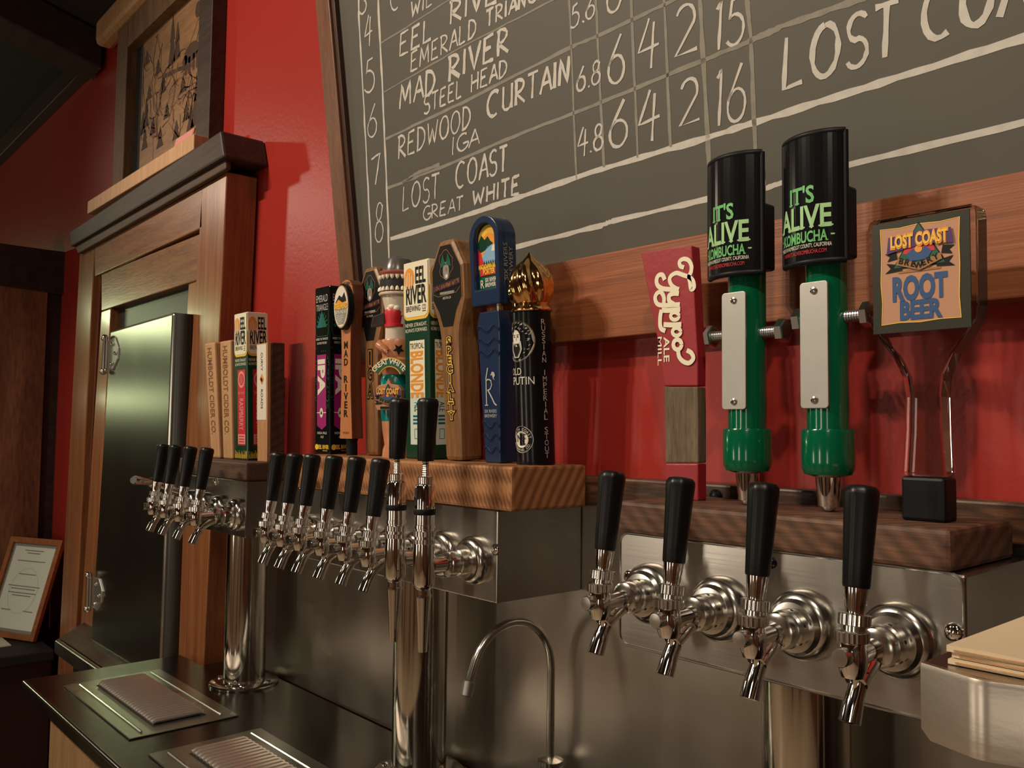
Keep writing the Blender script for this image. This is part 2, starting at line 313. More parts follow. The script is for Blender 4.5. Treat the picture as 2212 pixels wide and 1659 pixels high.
    def arc(s, t, fr, cu, cv, r, h, mid, span, mi=0, n=0.0008, bold=0.0, flip=False):
        """letters round a circle, the middle one at angle mid (radians, pi/2 is the top)"""
        k = len(t)
        for i, ch in enumerate(t):
            if ch == ' ': continue
            q = (i - (k - 1) / 2) / max(1, k - 1) * span; a = mid + (q if flip else -q)
            s.text(ch, fr, cu + r * math.cos(a), cv + r * math.sin(a), h, None, 'C', mi, n, bold, rot=a - math.pi / 2 + (math.pi if flip else 0))
    def lathe(s, prof, o=(0, 0, 0), ax=(0, 0, 1), seg=28, mi=0, sm=True, mod=None, a_from=0.0, a_to=None):
        ax = V3(ax).normalized(); e1 = ax.orthogonal().normalized() if abs(ax.z) < 0.9 else (V3((1, 0, 0)) - ax * ax.x).normalized(); e2 = ax.cross(e1); o = V3(o); vs = []
        for j, (r, h) in enumerate(prof):
            for i in range(seg):
                a = 2 * math.pi * i / seg; rr = r * (mod(a, h) if mod else 1); vs.append(o + ax * h + (e1 * math.cos(a) + e2 * math.sin(a)) * rr)
        fs = [(j * seg + i, j * seg + (i + 1) % seg, (j + 1) * seg + (i + 1) % seg, (j + 1) * seg + i) for j in range(len(prof) - 1) for i in range(seg)]
        s.add(vs, fs, mi, sm)
        s.add(vs[:seg], [tuple(reversed(range(seg)))], mi); s.add(vs[-seg:], [tuple(range(seg))], mi)
    def tube(s, pts, rad, seg=16, mi=0, caps=True):
        P = [V3(p) for p in pts]; k = len(P); R = rad if isinstance(rad, (list, tuple)) else [rad] * k; vs = []; ref = None
        for i in range(k):
            d = (P[min(i + 1, k - 1)] - P[max(i - 1, 0)]).normalized()
            if ref is None: ref = d.orthogonal().normalized()
            ref = (ref - d * ref.dot(d)).normalized(); e2 = d.cross(ref)
            for j in range(seg):
                a = 2 * math.pi * j / seg; vs.append(P[i] + (ref * math.cos(a) + e2 * math.sin(a)) * R[i])
        s.add(vs, [(i * seg + j, i * seg + (j + 1) % seg, (i + 1) * seg + (j + 1) % seg, (i + 1) * seg + j) for i in range(k - 1) for j in range(seg)], mi, True)
        if caps: s.add(vs[:seg], [tuple(reversed(range(seg)))], mi); s.add(vs[-seg:], [tuple(range(seg))], mi)
    def ball(s, c, r, mi=0, seg=16, rings=10, sc=(1, 1, 1)):
        c = V3(c); vs = []; 
        for i in range(rings + 1):
            t = math.pi * i / rings
            for j in range(seg):
                a = 2 * math.pi * j / seg; vs.append(c + V3((math.sin(t) * math.cos(a) * r * sc[0], math.sin(t) * math.sin(a) * r * sc[1], math.cos(t) * r * sc[2])))
        s.add(vs, [(i * seg + j, (i + 1) * seg + j, (i + 1) * seg + (j + 1) % seg, i * seg + (j + 1) % seg) for i in range(rings) for j in range(seg)], mi, True)
BASE = {}
def _root(o):
    while o.parent: o = o.parent
    return o
def thing(name, label, cat, base=(0, 0, 0), group=None, local=False, rot=(0, 0, 0)):
    o = bpy.data.objects.new(name, None); COL.objects.link(o); o.empty_display_size = 0.02
    o.location = V3(base) + V3((0, 0, EYE)); o.rotation_euler = rot
    BASE[o] = V3((0, 0, 0)) if local else V3(base)
    o['label'] = label; o['category'] = cat
    if group: o['group'] = group
    return o
def part(parent, name, mb, mats, label=None, bevel=0.0, kind=None, seg=2):
    b = BASE[_root(parent)] if parent else V3((0, 0, -EYE))
    me = bpy.data.meshes.new(name); me.from_pydata([tuple(v - b) for v in mb.v], [], mb.f)
    for m in (mats if isinstance(mats, (list, tuple)) else [mats]): me.materials.append(M[m] if isinstance(m, str) else m)
    for p, mi, sm in zip(me.polygons, mb.m, mb.s): p.material_index = mi; p.use_smooth = sm
    me.update(); o = bpy.data.objects.new(name, me); COL.objects.link(o)
    bm = bmesh.new(); bm.from_mesh(me); bmesh.ops.remove_doubles(bm, verts=bm.verts, dist=1e-6); 
    if bevel: bmesh.ops.recalc_face_normals(bm, faces=bm.faces)
    bm.to_mesh(me); bm.free()
    if any(mb.s): me.set_sharp_from_angle(angle=math.radians(38))
    if parent: o.parent = parent
    if label: o['label'] = label
    if kind: o['kind'] = kind
    if bevel:
        md = o.modifiers.new('edge', 'BEVEL'); md.width = bevel; md.segments = seg; md.limit_method = 'ANGLE'; md.angle_limit = math.radians(40); md.harden_normals = False
    return o
def struct(name, mb, m, bevel=0.0): return part(None, name, mb, m, kind='structure', bevel=bevel)
def boxpart(parent, name, x0, x1, y0, y1, z0, z1, m, bevel=0.002, label=None):
    b = MB(); b.box(x0, x1, y0, y1, z0, z1); return part(parent, name, b, m, label, bevel)
def copy_tree(o, parent=None):
    c = o.copy(); COL.objects.link(c); c.parent = parent
    if o in BASE: BASE[c] = BASE[o]
    for ch in list(o.children): copy_tree(ch, c)
    return c
# ================================================================== the room
WALL = 0.967
b = MB(); b.box(-9, 2.5, WALL, WALL + 0.12, -EYE, 2.6); struct('wall_back', b, 'red_paint')
b = MB(); b.box(-9, 2.5, -3.6, -3.5, -EYE, 2.6); struct('wall_front', b, 'room_wall')
for k, x in enumerate((-6.2, -4.1, -2.9, -0.9, 0.5)):  # dark posts out of view, added to put stripes into the chrome reflections
    b = MB(); b.box(x, x + (.25, .5, .3, .35, .6)[k], -3.5, -3.4, -EYE, 2.2); struct('trim_%d' % (k + 3), b, 'mahog')
b = MB(); b.box(-9, 2.5, -3.5, -3.47, -EYE, -EYE + .12); struct('trim_8', b, 'room_wall')
b = MB(); b.box(-9.1, -9, -3.6, WALL + 0.12, -EYE, 2.6); struct('wall_left', b, 'end_wall')
b = MB(); b.box(2.5, 2.6, -3.6, WALL + 0.12, -EYE, 2.6); struct('wall_right', b, 'mahog')
b = MB(); b.box(-9.1, 2.6, -3.6, WALL + 0.12, -EYE - 0.1, -EYE); struct('floor', b, 'floor')
# ceiling climbing away from the wall, with a rail where it meets the wall and one rafter
b = MB(); b.hexa([(-9.1, WALL + 0.05, 1.47), (2.6, WALL + 0.05, 1.47), (2.6, -3.6, 2.62), (-9.1, -3.6, 2.62)], [(-9.1, WALL + 0.05, 1.6), (2.6, WALL + 0.05, 1.6), (2.6, -3.6, 2.75), (-9.1, -3.6, 2.75)]); struct('ceiling', b, 'ceiling')
b = MB(); b.box(-9, -3.45, 0.925, WALL, 1.375, 1.47); struct('trim_1', b, 'dark_wood', 0.006)
b = MB(); b.hexa([(-3.58, 0.95, 1.34), (-3.40, 0.95, 1.34), (-3.40, 0.95, 1.48), (-3.58, 0.95, 1.48)], [(-3.58, -3.4, 2.43), (-3.40, -3.4, 2.43), (-3.40, -3.4, 2.6), (-3.58, -3.4, 2.6)]); struct('trim_2', b, 'dark_wood', 0.006)
# ------------------------------------------------------------------ timber doorway at the far left
XL = -3.87
def atl(u, v): return atx(u, v, XL)
t = thing('timber_doorway', 'rough timber doorway with dark lintel at the far left beyond the steel cooler door', 'doorway', (XL, 0.7, -EYE))
def xslab(pts, x0, x1):
    b = MB(); b.hexa([V3((x0, p[1], p[2])) for p in pts], [V3((x1, p[1], p[2])) for p in pts]); return b
a, c = atl(-60, 517), atl(147, 545); e, g = atl(147, 638), atl(-60, 607)
part(t, 'lintel', xslab([g, e, c, a], XL, XL - 0.12), 'dark_wood', bevel=0.004)
y1 = atl(133, 640)[1]; y0 = atl(-60, 640)[1]; ym = atl(105, 640)[1]
zt = min(e[2], g[2]) + 0.02
boxpart(t, 'plank', XL - 0.10, XL - 0.012, y0, ym, -EYE, zt, 'old_plank')
boxpart(t, 'side_post', XL - 0.13, XL - 0.03, ym + 0.002, y1 + 0.01, -EYE, zt, 'dark_wood')
# low cabinet with a dark top in front of it
t = thing('side_counter', 'low dark side counter behind the left end of the bar, under the framed certificate', 'counter', (-3.5, 0.5, -EYE))
zc = -0.795
boxpart(t, 'countertop', XL + 0.001, -3.42, -0.2, 0.873, zc - 0.035, zc, 'dark', 0.004)
boxpart(t, 'cabinet', XL + 0.001, -3.45, -0.2, 0.873, -EYE, zc - 0.036, 'cabinet', 0.003)
b = MB(); q = atz(4, 1392, zc); b.box(q[0] - 0.12, q[0] + 0.05, q[1] - 0.09, q[1] + 0.02, zc + 0.0005, zc + 0.004)
o = thing('paper_slip', 'small white paper slip lying before the framed certificate', 'paper', (q[0], q[1], zc)); part(o, 'sheet', b, 'white')
# framed certificate, leaning back on its easel
q = atz(76, 1387, zc + 0.003); al = math.radians(25); ti = math.radians(17)
t = thing('picture_frame', 'certificate in a tan wooden frame leaning on the dark side counter', 'picture frame', (q[0], q[1], zc + 0.002), local=True)
U = V3((math.cos(al), math.sin(al), 0)); Bk = V3((-math.sin(al), math.cos(al), 0)); Vv = (V3((0, 0, 1)) * math.cos(ti) + Bk * math.sin(ti))
fr = Frame((0, 0, 0), U, Vv); w, h, e = 0.285, 0.375, 0.022
for nm, r in (('left', (-w, -w + e, 0, h)), ('right', (-e, 0, 0, h)), ('bottom', (-w + e, -e, 0, e)), ('top', (-w + e, -e, h - e, h))):
    b = MB(); b.prism(fr, [(r[0], r[2]), (r[1], r[2]), (r[1], r[3]), (r[0], r[3])], -0.006, 0.012); part(t, 'frame_rail', b, 'frame_tan', bevel=0.003)
b = MB(); b.rect(fr, -w + e, -e, e, h - e, 0, 0.0); b.rect(fr, -w + e + .012, -e - .012, e + .012, h - e - .012, 1, 0.001)
cx = -w / 2
for k, (vv, ww) in enumerate(((.325, .10), (.315, .07), (.285, .15), (.235, .09), (.19, .17), (.18, .13), (.165, .15), (.155, .10), (.10, .05), (.10, .05))):
    du = (-.06, .06)[k - 8] if k > 7 else 0
    b.rect(fr, cx + du - ww / 2, cx + du + ww / 2, vv, vv + .0035, 2, 0.002)
b.ribbon(fr, [(cx + .075 * math.cos(i * .2094), .175 + .085 * math.sin(i * .2094)) for i in range(30)], .004, 3, 0.0015, closed=True)
part(t, 'certificate', b, ['grey_ink', 'sheet', 'grey_ink', 'ice'])
b = MB(); foot = fr.P(-w / 2, h * .55, -0.008); g0 = V3((foot.x, foot.y, 0)) + Bk * .02
b.hexa([foot + U * -.02, foot + U * .02, g0 + U * .03, g0 + U * -.03], [foot + U * -.02 - Bk * .003, foot + U * .02 - Bk * .003, g0 + U * .03 - Bk * .003, g0 + U * -.03 - Bk * .003]); part(t, 'easel_back', b, 'dark')
# ------------------------------------------------------------------ walk-in cooler door in its redwood casing
YC = 0.88
def ac(u, v): return at(u, v, YC)
t = thing('cooler_door', 'stainless steel cooler door in a wide redwood casing left of the taps', 'door', (-2.8, YC, -EYE))
def cas(name, pix, m, y0=YC, y1=0.962, bevel=0.003):
    b = MB(); b.slab([at(u, v, y0) if not isinstance(u, V3) else u for u, v in pix], y0, y1); return part(t, name, b, m, bevel=bevel)
def ext(p, q, z):      # carry the line p-q down to the height z
    k = (z - p[2]) / (q[2] - p[2]); return p + (q - p) * k
ZB = -1.50
def post(name, a, b_, c, d, m, y0, y1):          # a,b_ left edge top and lower; c,d right edge top and lower
    A, B, C_, D = at(*a, y0), at(*b_, y0), at(*c, y0), at(*d, y0)
    mb = MB(); mb.slab([ext(A, B, ZB), ext(C_, D, ZB), C_, A], y0, y1); return part(t, name, mb, m, bevel=0.003)
post('casing_post', (173, 535), (127, 1400), (204, 530), (161, 1400), 'redwood_z', YC, 0.962)
post('casing_groove', (204, 560), (161, 1400), (219, 560), (173, 1400), 'mahog', YC + 0.02, 0.962)
post('casing_stile', (219, 673), (170, 1400), (239, 666), (201, 1400), 'redwood_z', YC + 0.008, 0.962)
post('casing_post', (436.5, 402), (372, 1400), (490, 370), (441, 1400), 'redwood_z', YC, 0.962)
post('casing_stile', (407, 613), (362, 1400), (436, 603), (374, 1400), 'redwood_z', YC + 0.008, 0.962)
cas('casing_header', [(204.5, 597), (436, 492), (437, 402), (204.5, 527)], 'redwood_h')
cas('casing_header', [(219, 672), (434, 603), (436, 503), (219, 591)], 'redwood_h', YC + 0.008)
b = MB(); b.slab([at(190, 1420, .915), at(420, 1420, .915), at(420, 600, .915), at(235, 650, .915)], .915, .962); part(t, 'inner_jamb', b, 'gasket', 'dark steel head and gasket recess above the door')
# door leaf: bright face, rolled dark edge on its right, blue-grey strip behind it
YD = 0.845
A, B, C_, D = at(238, 714, YD), at(198, 1345, YD), at(374, 674, YD), at(350, 1336, YD)
b = MB(); zl = -0.665
b.slab([ext(A, B, zl), ext(C_, D, zl), C_, A], YD, 0.905); part(t, 'door_panel', b, 'steel_door', bevel=0.008, seg=3)
b = MB(); b.tube([C_ + V3((0.004, 0.03, -0.005)), ext(C_, D, zl) + V3((0.004, 0.03, 0))], 0.027, 14); part(t, 'door_edge', b, 'gasket', 'dark rolled edge of the door')
p, q = at(402, 690, .89), at(364, 1400, .89); b = MB(); b.tube([p, ext(p, q, -1.0)], 0.014, 10); part(t, 'edge_strip', b, 'bluegrey', 'blue grey strip beside the door edge')
# door sill ramp
b = MB(); b.hexa([(-3.14, .80, -.70), (-2.30, .80, -.70), (-2.30, .90, -.645), (-3.14, .90, -.645)], [(-3.14, .80, -.74), (-2.30, .80, -.74), (-2.30, .90, -.74), (-3.14, .90, -.74)]); part(t, 'sill_ramp', b, 'steel', bevel=0.003)
b = MB(); b.tube([(-3.12, .812, -.694), (-2.3, .812, -.694)], .004, 8); part(t, 'sill_bead', b, 'chrome')
b = MB(); b.box(-3.14, -2.3, .86, .90, -1.5, -.745); part(t, 'kick_plate', b, 'dark')
for (hu, hv) in ((240, 765), (205, 1282)):
    p = at(hu, hv, YD - 0.004); f = Frame(p); b = MB()
    b.prism(f, [(-.035, -.045), (.02, -.05), (.062, -.018), (.066, .016), (.03, .05), (-.035, .045)], -.02, .0)
    hg = part(t, 'hinge', b, 'alu', bevel=0.003)
    b = MB(); b.tube([p + V3((-.036, -.008, -.048)), p + V3((-.036, -.008, .048))], .008, 10); b.ball(p + V3((-.036, -.010, .052)), .011, seg=10, rings=6); b.ball(p + V3((-.036, -.010, -.052)), .011, seg=10, rings=6); part(hg, 'hinge_pin', b, 'satin')
    b = MB()
    for (du, dv) in ((.012, -.03), (.012, .03), (.045, 0)): b.ball(f.P(du, dv, .002), .006, seg=8, rings=5)
    part(hg, 'screw_heads', b, 'chrome')
# mantel shelf over it
t = thing('mantel_shelf', 'dark wood mantel shelf above the cooler door, under the wood-burned map', 'shelf', (-2.8, .9, .70))
b = MB(); b.slab([at(152, 533, .85), at(484, 338, .85), at(476, 281, .85), at(150, 500, .85)], .85, .966); part(t, 'shelf_board', b, 'dark_wood', bevel=0.006)
b = MB(); b.slab([at(168, 548, .864), at(487, 365, .864), at(487, 338, .864), at(160, 528, .864)], .864, .8795); part(t, 'lower_moulding', b, 'walnut_block', bevel=0.004)
zm = at(300, 400, .9)[2]
p0, p1 = at(204, 452, .885), at(437, 292, .885); ztop = max(at(152, 500, .85)[2], at(476, 281, .85)[2])
t = thing('loose_plank', 'pale sawn plank lying along the dark mantel shelf below the map', 'plank', (p0[0], .9, ztop + .001))
b = MB(); b.box(p0[0], p1[0], .862, .905, ztop + .001, at(300, 378, .885)[2] ); part(t, 'board', b, 'pale_wood', bevel=.003)
zq = at(300, 378, .885)[2]
p = at(393, 306, .875); t = thing('name_card', 'small pale card propped on the plank at the foot of the map', 'card', (p[0], .875, zq + .001)); 
b = MB(); f = Frame((p[0], .874, zq + .001), (1, 0, 0), (0, .2, 1)); b.prism(f, [(-.06, 0), (.075, 0), (.075, .032), (-.06, .032)], -.004, 0); part(t, 'card', b, 'pale_wood'); part(t, 'card_face', (lambda m: (m.rect(f, -.055, .07, .003, .029, 0, .0006), m)[1])(MB()), 'pink')
# wood-burned map plaque
t = thing('map_plaque', 'wood-burned picture map in a rough wooden frame above the cooler door', 'plaque', (-2.75, .95, ztop))
YM = .945; zt2 = 1.52
xl0, xl1 = at(261, 250, YM)[0], at(283, 250, YM)[0]; xr0, xr1 = at(441, 150, YM)[0], at(470, 150, YM)[0]; zb2 = ztop + .002
zh = at(350, 40, YM)[2]
zt2 = at(297, 105, .955)[2] + .0915
boxpart(t, 'frame_post', xl0, xl1, YM - .02, .966, zb2, zt2, 'rough_wood'); boxpart(t, 'frame_post', xr0, xr1, YM - .02, .966, zb2, zt2, 'dark_wood')
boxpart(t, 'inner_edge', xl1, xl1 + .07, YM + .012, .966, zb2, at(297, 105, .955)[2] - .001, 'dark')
xp0 = xl1 + .07
pt0 = at(297, 105, .955)[2]
b = MB(); b.box(xp0, xr0, .955, .966, zb2, pt0 + .0); part(t, 'map_board', b, 'plaque_wood')
boxpart(t, 'top_rail', xl1 + .0005, xr0 - .0005, YM - .02, .966, pt0, pt0 + .09, 'rough_wood')
boxpart(t, 'cornice', at(223, 80, .93)[0], xr1 + .05, .90, .966, pt0 + .092, pt0 + .19, 'pale_wood', .02)
f = Frame((0, .955, 0)); b = MB(); rr = random.Random(4)
def mp(u, v): q = at(u, v, .955); return (q[0], q[2])
def tree(u, v, h):
    x, z = mp(u, v); 
    b.poly(f, [(x - .03, z), (x + .03, z), (x + .012, z + h * .45), (x + .02, z + h * .45), (x, z + h), (x - .02, z + h * .45), (x - .012, z + h * .45)], 0, .0006)
for (u, v, h) in ((371, 140, .17), (382, 128, .12), (420, 272, .10), (411, 280, .08), (315, 275, .10), (308, 290, .08), (317, 140, .05), (312, 322, .07), (345, 318, .07), (402, 260, .06), (330, 290, .06), (360, 255, .05), (380, 300, .06), (322, 215, .05), (352, 200, .06), (426, 215, .07), (395, 200, .05), (341, 160, .05)): tree(u, v, h)
x, z = mp(414, 112); b.disc(f, x, z, .055, .03, 0, .0007, 14); b.disc(f, x - .05, z - .012, .02, .017, 0, .0007, 10)
for dx in (-.04, -.015, .02, .045): b.rect(f, x + dx - .008, x + dx + .008, z - .06, z - .01, 0, .0007)
x, z = mp(428, 20); b.disc(f, x, z, .02, .025, 0, .0007, 10)
for k in range(70):
    u = rr.uniform(303, 434); v = rr.uniform(150, 300) - (u - 300) * .35; x, z = mp(u, v); n = rr.randint(4, 8); a = rr.uniform(0, 6); pts = []
    for i in range(n): pts.append((x, z)); a += rr.uniform(-.9, .9); x += .028 * math.cos(a); z += .028 * math.sin(a)
    pts = [(min(xr0 - .01, max(xp0 + .01, p)), max(zb2 + .02, min(pt0 - .02, q))) for p, q in pts]
    b.ribbon(f, pts, .0035, k % 2, .0006, wv=.6)
b.ribbon(f, [mp(330, 125), mp(334, 150), mp(327, 180), mp(332, 215), mp(338, 240), mp(335, 262), mp(340, 300)], .012, 1, .0005, wv=.3)
b.ribbon(f, [mp(355, 165), mp(385, 150), mp(420, 138)], .014, 0, .0005, wv=.3)
part(t, 'burned_drawing', b, ['burn', 'brown_ink'])
# ================================================================== chalkboard, leaning out from the wall at its top
LEAN = -0.126
def yb(z, off=0.0): return 0.997 + LEAN * z - off
NB = V3((0, 1, -LEAN)).normalized()
def ab(u, v, c=0.997):                           # the photo's pixel on the slate
    r = ray(u, v); return r * (c / (r.y - LEAN * r.z))
BV = V3((0, LEAN, 1)).normalized()
BO = V3((0, 0.997, 0))
bf = Frame(BO, (1, 0, 0), BV)
def bq(u, v): p = ab(u, v) - BO; return (p.x, p.dot(BV))
t = thing('chalkboard', 'large framed chalkboard menu with chalk lettering above the taps', 'chalkboard', (-.9, .96, .26))
ZT = 1.42; LB = 1 / BV.z
def strip(u0, u1, z0, z1, n0, n1):               # a bar lying in the slate's plane, n outward
    m = MB(); m.prism(bf, [(u0, z0 * LB), (u1, z0 * LB), (u1, z1 * LB), (u0, z1 * LB)], n0, n1); return m
xe = bq(757, 300)[0]
part(t, 'slate', strip(xe - .02, 1.1, .25, ZT, -.012, 0), 'board')
xf = xe - .066
part(t, 'frame_stile', strip(xf, xe - .012, .235, ZT, -.012, .016), 'frame_wood', bevel=.002)
part(t, 'frame_bead', strip(xe - .0118, xe, .264, ZT, -.012, .010), 'frame_dark', bevel=.001)
m = MB(); m.hexa([(xf, .930, .137), (1.1, .930, .137), (1.1, .930, .262), (xf, .930, .262)], [(xf, .966, .137), (1.1, .966, .137), (1.1, .9655, .262), (xf, .9655, .262)]); part(t, 'bottom_rail', m, 'redwood_x', bevel=.002)
# --- hand lettering: single strokes per letter on a 1 x 1 cell
def C(cx, cy, rx, ry, a0, a1, n=12): return [(cx + rx * math.cos(math.radians(a0 + (a1 - a0) * i / n)), cy + ry * math.sin(math.radians(a0 + (a1 - a0) * i / n))) for i in range(n + 1)]
G = {
 'A': [[(0, 0), (.42, 1)], [(.42, 1), (.8, 0)], [(.14, .36), (.66, .36)]],
 'C': [C(.45, .5, .45, .52, 50, 300)], 'D': [[(.08, 0), (.08, 1)], [(.0, 1)] + C(.12, .5, .62, .5, 88, -90) + [(0, 0)]],
 'E': [[(.62, 1), (.08, .97), (.05, .02), (.68, .0)], [(.07, .52), (.5, .54)]], 'F': [[(.6, 1), (.06, 1), (.06, 0)], [(.06, .52), (.48, .52)]],
 'G': [C(.45, .5, .43, .5, 55, 350) , [(.88, .42), (.45, .42)]], 'H': [[(.06, 0), (.06, 1)], [(.66, 0), (.66, 1)], [(.06, .5), (.66, .52)]],
 'I': [[(.1, 0), (.1, 1)]], 'J': [[(.5, 1), (.5, .2), (.3, 0), (.05, .15)]], 'L': [[(.08, 1), (.06, 0), (.62, .04)]],
 'M': [[(.0, 0), (.1, 1), (.42, .25), (.74, 1), (.84, 0)]], 'N': [[(.05, 0), (.08, 1), (.62, 0), (.66, 1)]], 'O': [C(.42, .5, .40, .5, 95, 455, 20)],
 'P': [[(.06, 0), (.06, 1)], [(.0, 1)] + C(.12, .75, .48, .25, 88, -90)], 'R': [[(.08, 0), (.08, 1)], [(-.05, .96)] + C(.12, .74, .48, .26, 85, -90) + [(.1, .46), (.72, 0)]],
 'S': [C(.36, .75, .30, .25, 35, 255, 10) + C(.34, .26, .32, .27, 80, -150, 12)], 'T': [[(-.02, 1), (.7, 1)], [(.34, 1), (.34, 0)]],
 'U': [[(.06, 1), (.06, .3)] + C(.36, .3, .3, .3, 180, 360, 10) + [(.66, 1)], [(.66, 1), (.68, 0)]], 'V': [[(0, 1), (.36, 0), (.7, 1)]], 'W': [[(0, 1), (.2, 0), (.45, .7), (.68, 0), (.92, 1)]],
 '1': [[(.15, .85), (.3, 1), (.26, 0)]], '2': [C(.33, .72, .30, .28, 160, -20, 10) + [(.05, .02), (.75, .06)]], '4': [[(.38, 1), (.02, .33), (.78, .40)], [(.56, .9), (.52, -.08)]],
 '5': [[(.5, 1), (.18, .93), (.12, .55)] + C(.3, .32, .36, .32, 110, -140, 14)], '6': [[(.52, 1), (.22, .62)] + C(.36, .28, .33, .29, 160, 520, 18)],
 '7': [[(.0, .88), (.62, 1), (.36, 0)]], '8': [C(.36, .75, .25, .24, 40, 270, 10)[:] + C(.36, .26, .33, .26, 90, -260, 16) + [(.5, .62), (.6, .92)]], '3': [C(.3, .74, .3, .26, 140, -80, 10) + C(.3, .25, .36, .27, 80, -150, 12)], '.': [[(.08, .0), (.16, .05)]], ' ': [], '-': [[(.1, .5), (.5, .5)]]}
ADV = {'I': .36, 'M': 1.0, 'W': 1.06, ' ': .55, '.': .28, 'O': .98, 'C': .95, 'D': .92, '1': .5, 'N': .85}
jr = random.Random(3)
def write(_, s, p0, p1, h0, h1, w, mi=0, slant=.06):
    """letters along the baseline p0-p1 (photo pixels), cap heights h0..h1 in pixels, laid on the slate"""
    mb = MB(); tot = sum(ADV.get(c, .82) for c in s); x = 0
    for c in s:
        adv = ADV.get(c, .82)
        for st in G[c]:
            pts = []
            for k in range(len(st)):
                nn = 1
                if k and len(st) <= 6: nn = 4
                for q in range(1, nn + 1):
                    a0 = st[k - 1] if k else st[k]; a1 = st[k]; gx = a0[0] + (a1[0] - a0[0]) * q / nn; gy = a0[1] + (a1[1] - a0[1]) * q / nn
                    f = (x + gx * .92 + slant * gy) / tot
                    u = p0[0] + (p1[0] - p0[0]) * f; v = p0[1] + (p1[1] - p0[1]) * f - gy * (h0 + (h1 - h0) * f)
                    pts.append(bq(u + jr.uniform(-.35, .35), v + jr.uniform(-.35, .35)))
            mb.ribbon(bf, pts, w * jr.uniform(.85, 1.2), mi, .0006 + .00002 * jr.random(), wv=.28)
        x += adv
    part(t, 'chalk_word' if s.isalpha() else 'chalk_number', mb, 'chalk')
def c1(x, y): return (700 + x / 3.687, y / 3.687)
def c2(x, y): return (700 + x / 3.687, 300 + y / 3.687)
def c3(x, y): return (1200 + x / 2.186, y / 2.186)
k1 = 1 / 3.687; k3 = 1 / 2.186
mb = MB(); TH = .0036; BO_ = .0053
write(mb, '3', c1(285, 118), c1(355, 85), 200 * k1, 200 * k1, TH)
write(mb, '4', c1(322, 375), c1(392, 330), 235 * k1, 235 * k1, TH)
write(mb, '5', c1(322, 745), c1(428, 720), 270 * k1, 270 * k1, TH)
write(mb, '6', c1(345, 1100), c1(440, 1075), 260 * k1, 260 * k1, TH)
write(mb, '7', c1(372, 1485), c1(470, 1450), 240 * k1, 240 * k1, TH)
write(mb, '8', c2(405, 828), c2(490, 815), 318 * k1, 318 * k1, TH)
write(mb, 'C', c1(530, 95), c1(620, 50), 190 * k1, 190 * k1, TH)
write(mb, 'WIL', c1(695, 142), c1(880, 25), 125 * k1, 125 * k1, TH)
write(mb, 'EEL', c1(600, 452), c1(880, 300), 178 * k1, 172 * k1, BO_ * .85)
write(mb, 'RIVER', c1(1000, 198), c1(1520, -60), 180 * k1, 190 * k1, BO_)
write(mb, 'EMERALD', c1(690, 575), c1(1230, 275), 150 * k1, 145 * k1, TH)
write(mb, 'TRIANGLE', c1(1290, 222), c1(1850, -85), 130 * k1, 125 * k1, TH * 1.3)
write(mb, 'MAD', c1(605, 868), c1(905, 722), 185 * k1, 190 * k1, BO_)
write(mb, 'RIVER', c1(990, 655), c1(1490, 400), 195 * k1, 205 * k1, BO_ * 1.1)
write(mb, 'STEEL', c1(795, 915), c1(1115, 762), 140 * k1, 140 * k1, TH)
write(mb, 'HEAD', c1(1170, 738), c1(1475, 590), 140 * k1, 130 * k1, TH * 1.2)
write(mb, 'REDWOOD', c1(590, 1272), c1(1185, 1000), 180 * k1, 172 * k1, BO_ * .75)
write(mb, 'CURTAIN', c1(1300, 945), c1(1975, 640), 190 * k1, 205 * k1, BO_ * 1.05)
write(mb, 'IGA', c1(1015, 1240), c1(1250, 1140), 140 * k1, 130 * k1, TH * .9)
write(mb, 'LOST', c2(625, 578), c2(930, 462), 192 * k1, 195 * k1, TH * .95)
write(mb, 'COAST', c2(1050, 398), c2(1475, 245), 195 * k1, 200 * k1, TH * 1.2)
write(mb, 'GREAT', c2(790, 655), c2(1120, 560), 110 * k1, 108 * k1, TH * .8)
write(mb, 'WHITE', c2(1185, 530), c2(1575, 432), 115 * k1, 150 * k1, TH * 1.35)
write(mb, '5.6', c3(72, 140), c3(196, 68), 108 * k3, 100 * k3, TH)
write(mb, '6.8', c3(100, 436), c3(222, 385), 112 * k3, 108 * k3, TH)
write(mb, '4.8', c3(105, 735), c3(235, 700), 130 * k3, 120 * k3, TH)
for s, a, b_, h in (('6', (240, 72), (330, 30), 215), ('4', (385, 8), (490, -40), 220), ('6', (246, 402), (345, 375), 225), ('4', (388, 325), (500, 290), 220), ('2', (560, 275), (690, 235), 235), ('15', (740, 245), (915, 190), 225),
                    ('6', (252, 702), (362, 675), 215), ('4', (390, 668), (505, 632), 225), ('2', (582, 602), (700, 568), 215), ('16', (740, 605), (920, 550), 265)):
    write(mb, s, c3(*a), c3(*b_), h * k3, h * k3, TH * 1.1)
write(mb, 'LOST', c3(1070, 425), c3(1640, 245), 240 * k3, 250 * k3, BO_ * 1.15)
write(mb, 'COAST', c3(1735, 200), c3(2560, -70), 250 * k3, 260 * k3, BO_ * 1.25)
mb = MB()
def line(pts, w, mi=0):
    P = []
    for i in range(len(pts) - 1):
        for k in range(8):
            f = k / 8; P.append(bq(pts[i][0] + (pts[i + 1][0] - pts[i][0]) * f + jr.uniform(-.6, .6), pts[i][1] + (pts[i + 1][1] - pts[i][1]) * f + jr.uniform(-.8, .8)))
    P.append(bq(*pts[-1])); mb.ribbon(bf, P, w, mi, .0004, wv=.3)
line([(774, -40), (776, 38), (790, 301), (804, 574), (806, 640)], .0055); line([(815, -40), (817, 0), (827, 195), (836, 407), (842, 590)], .0060)
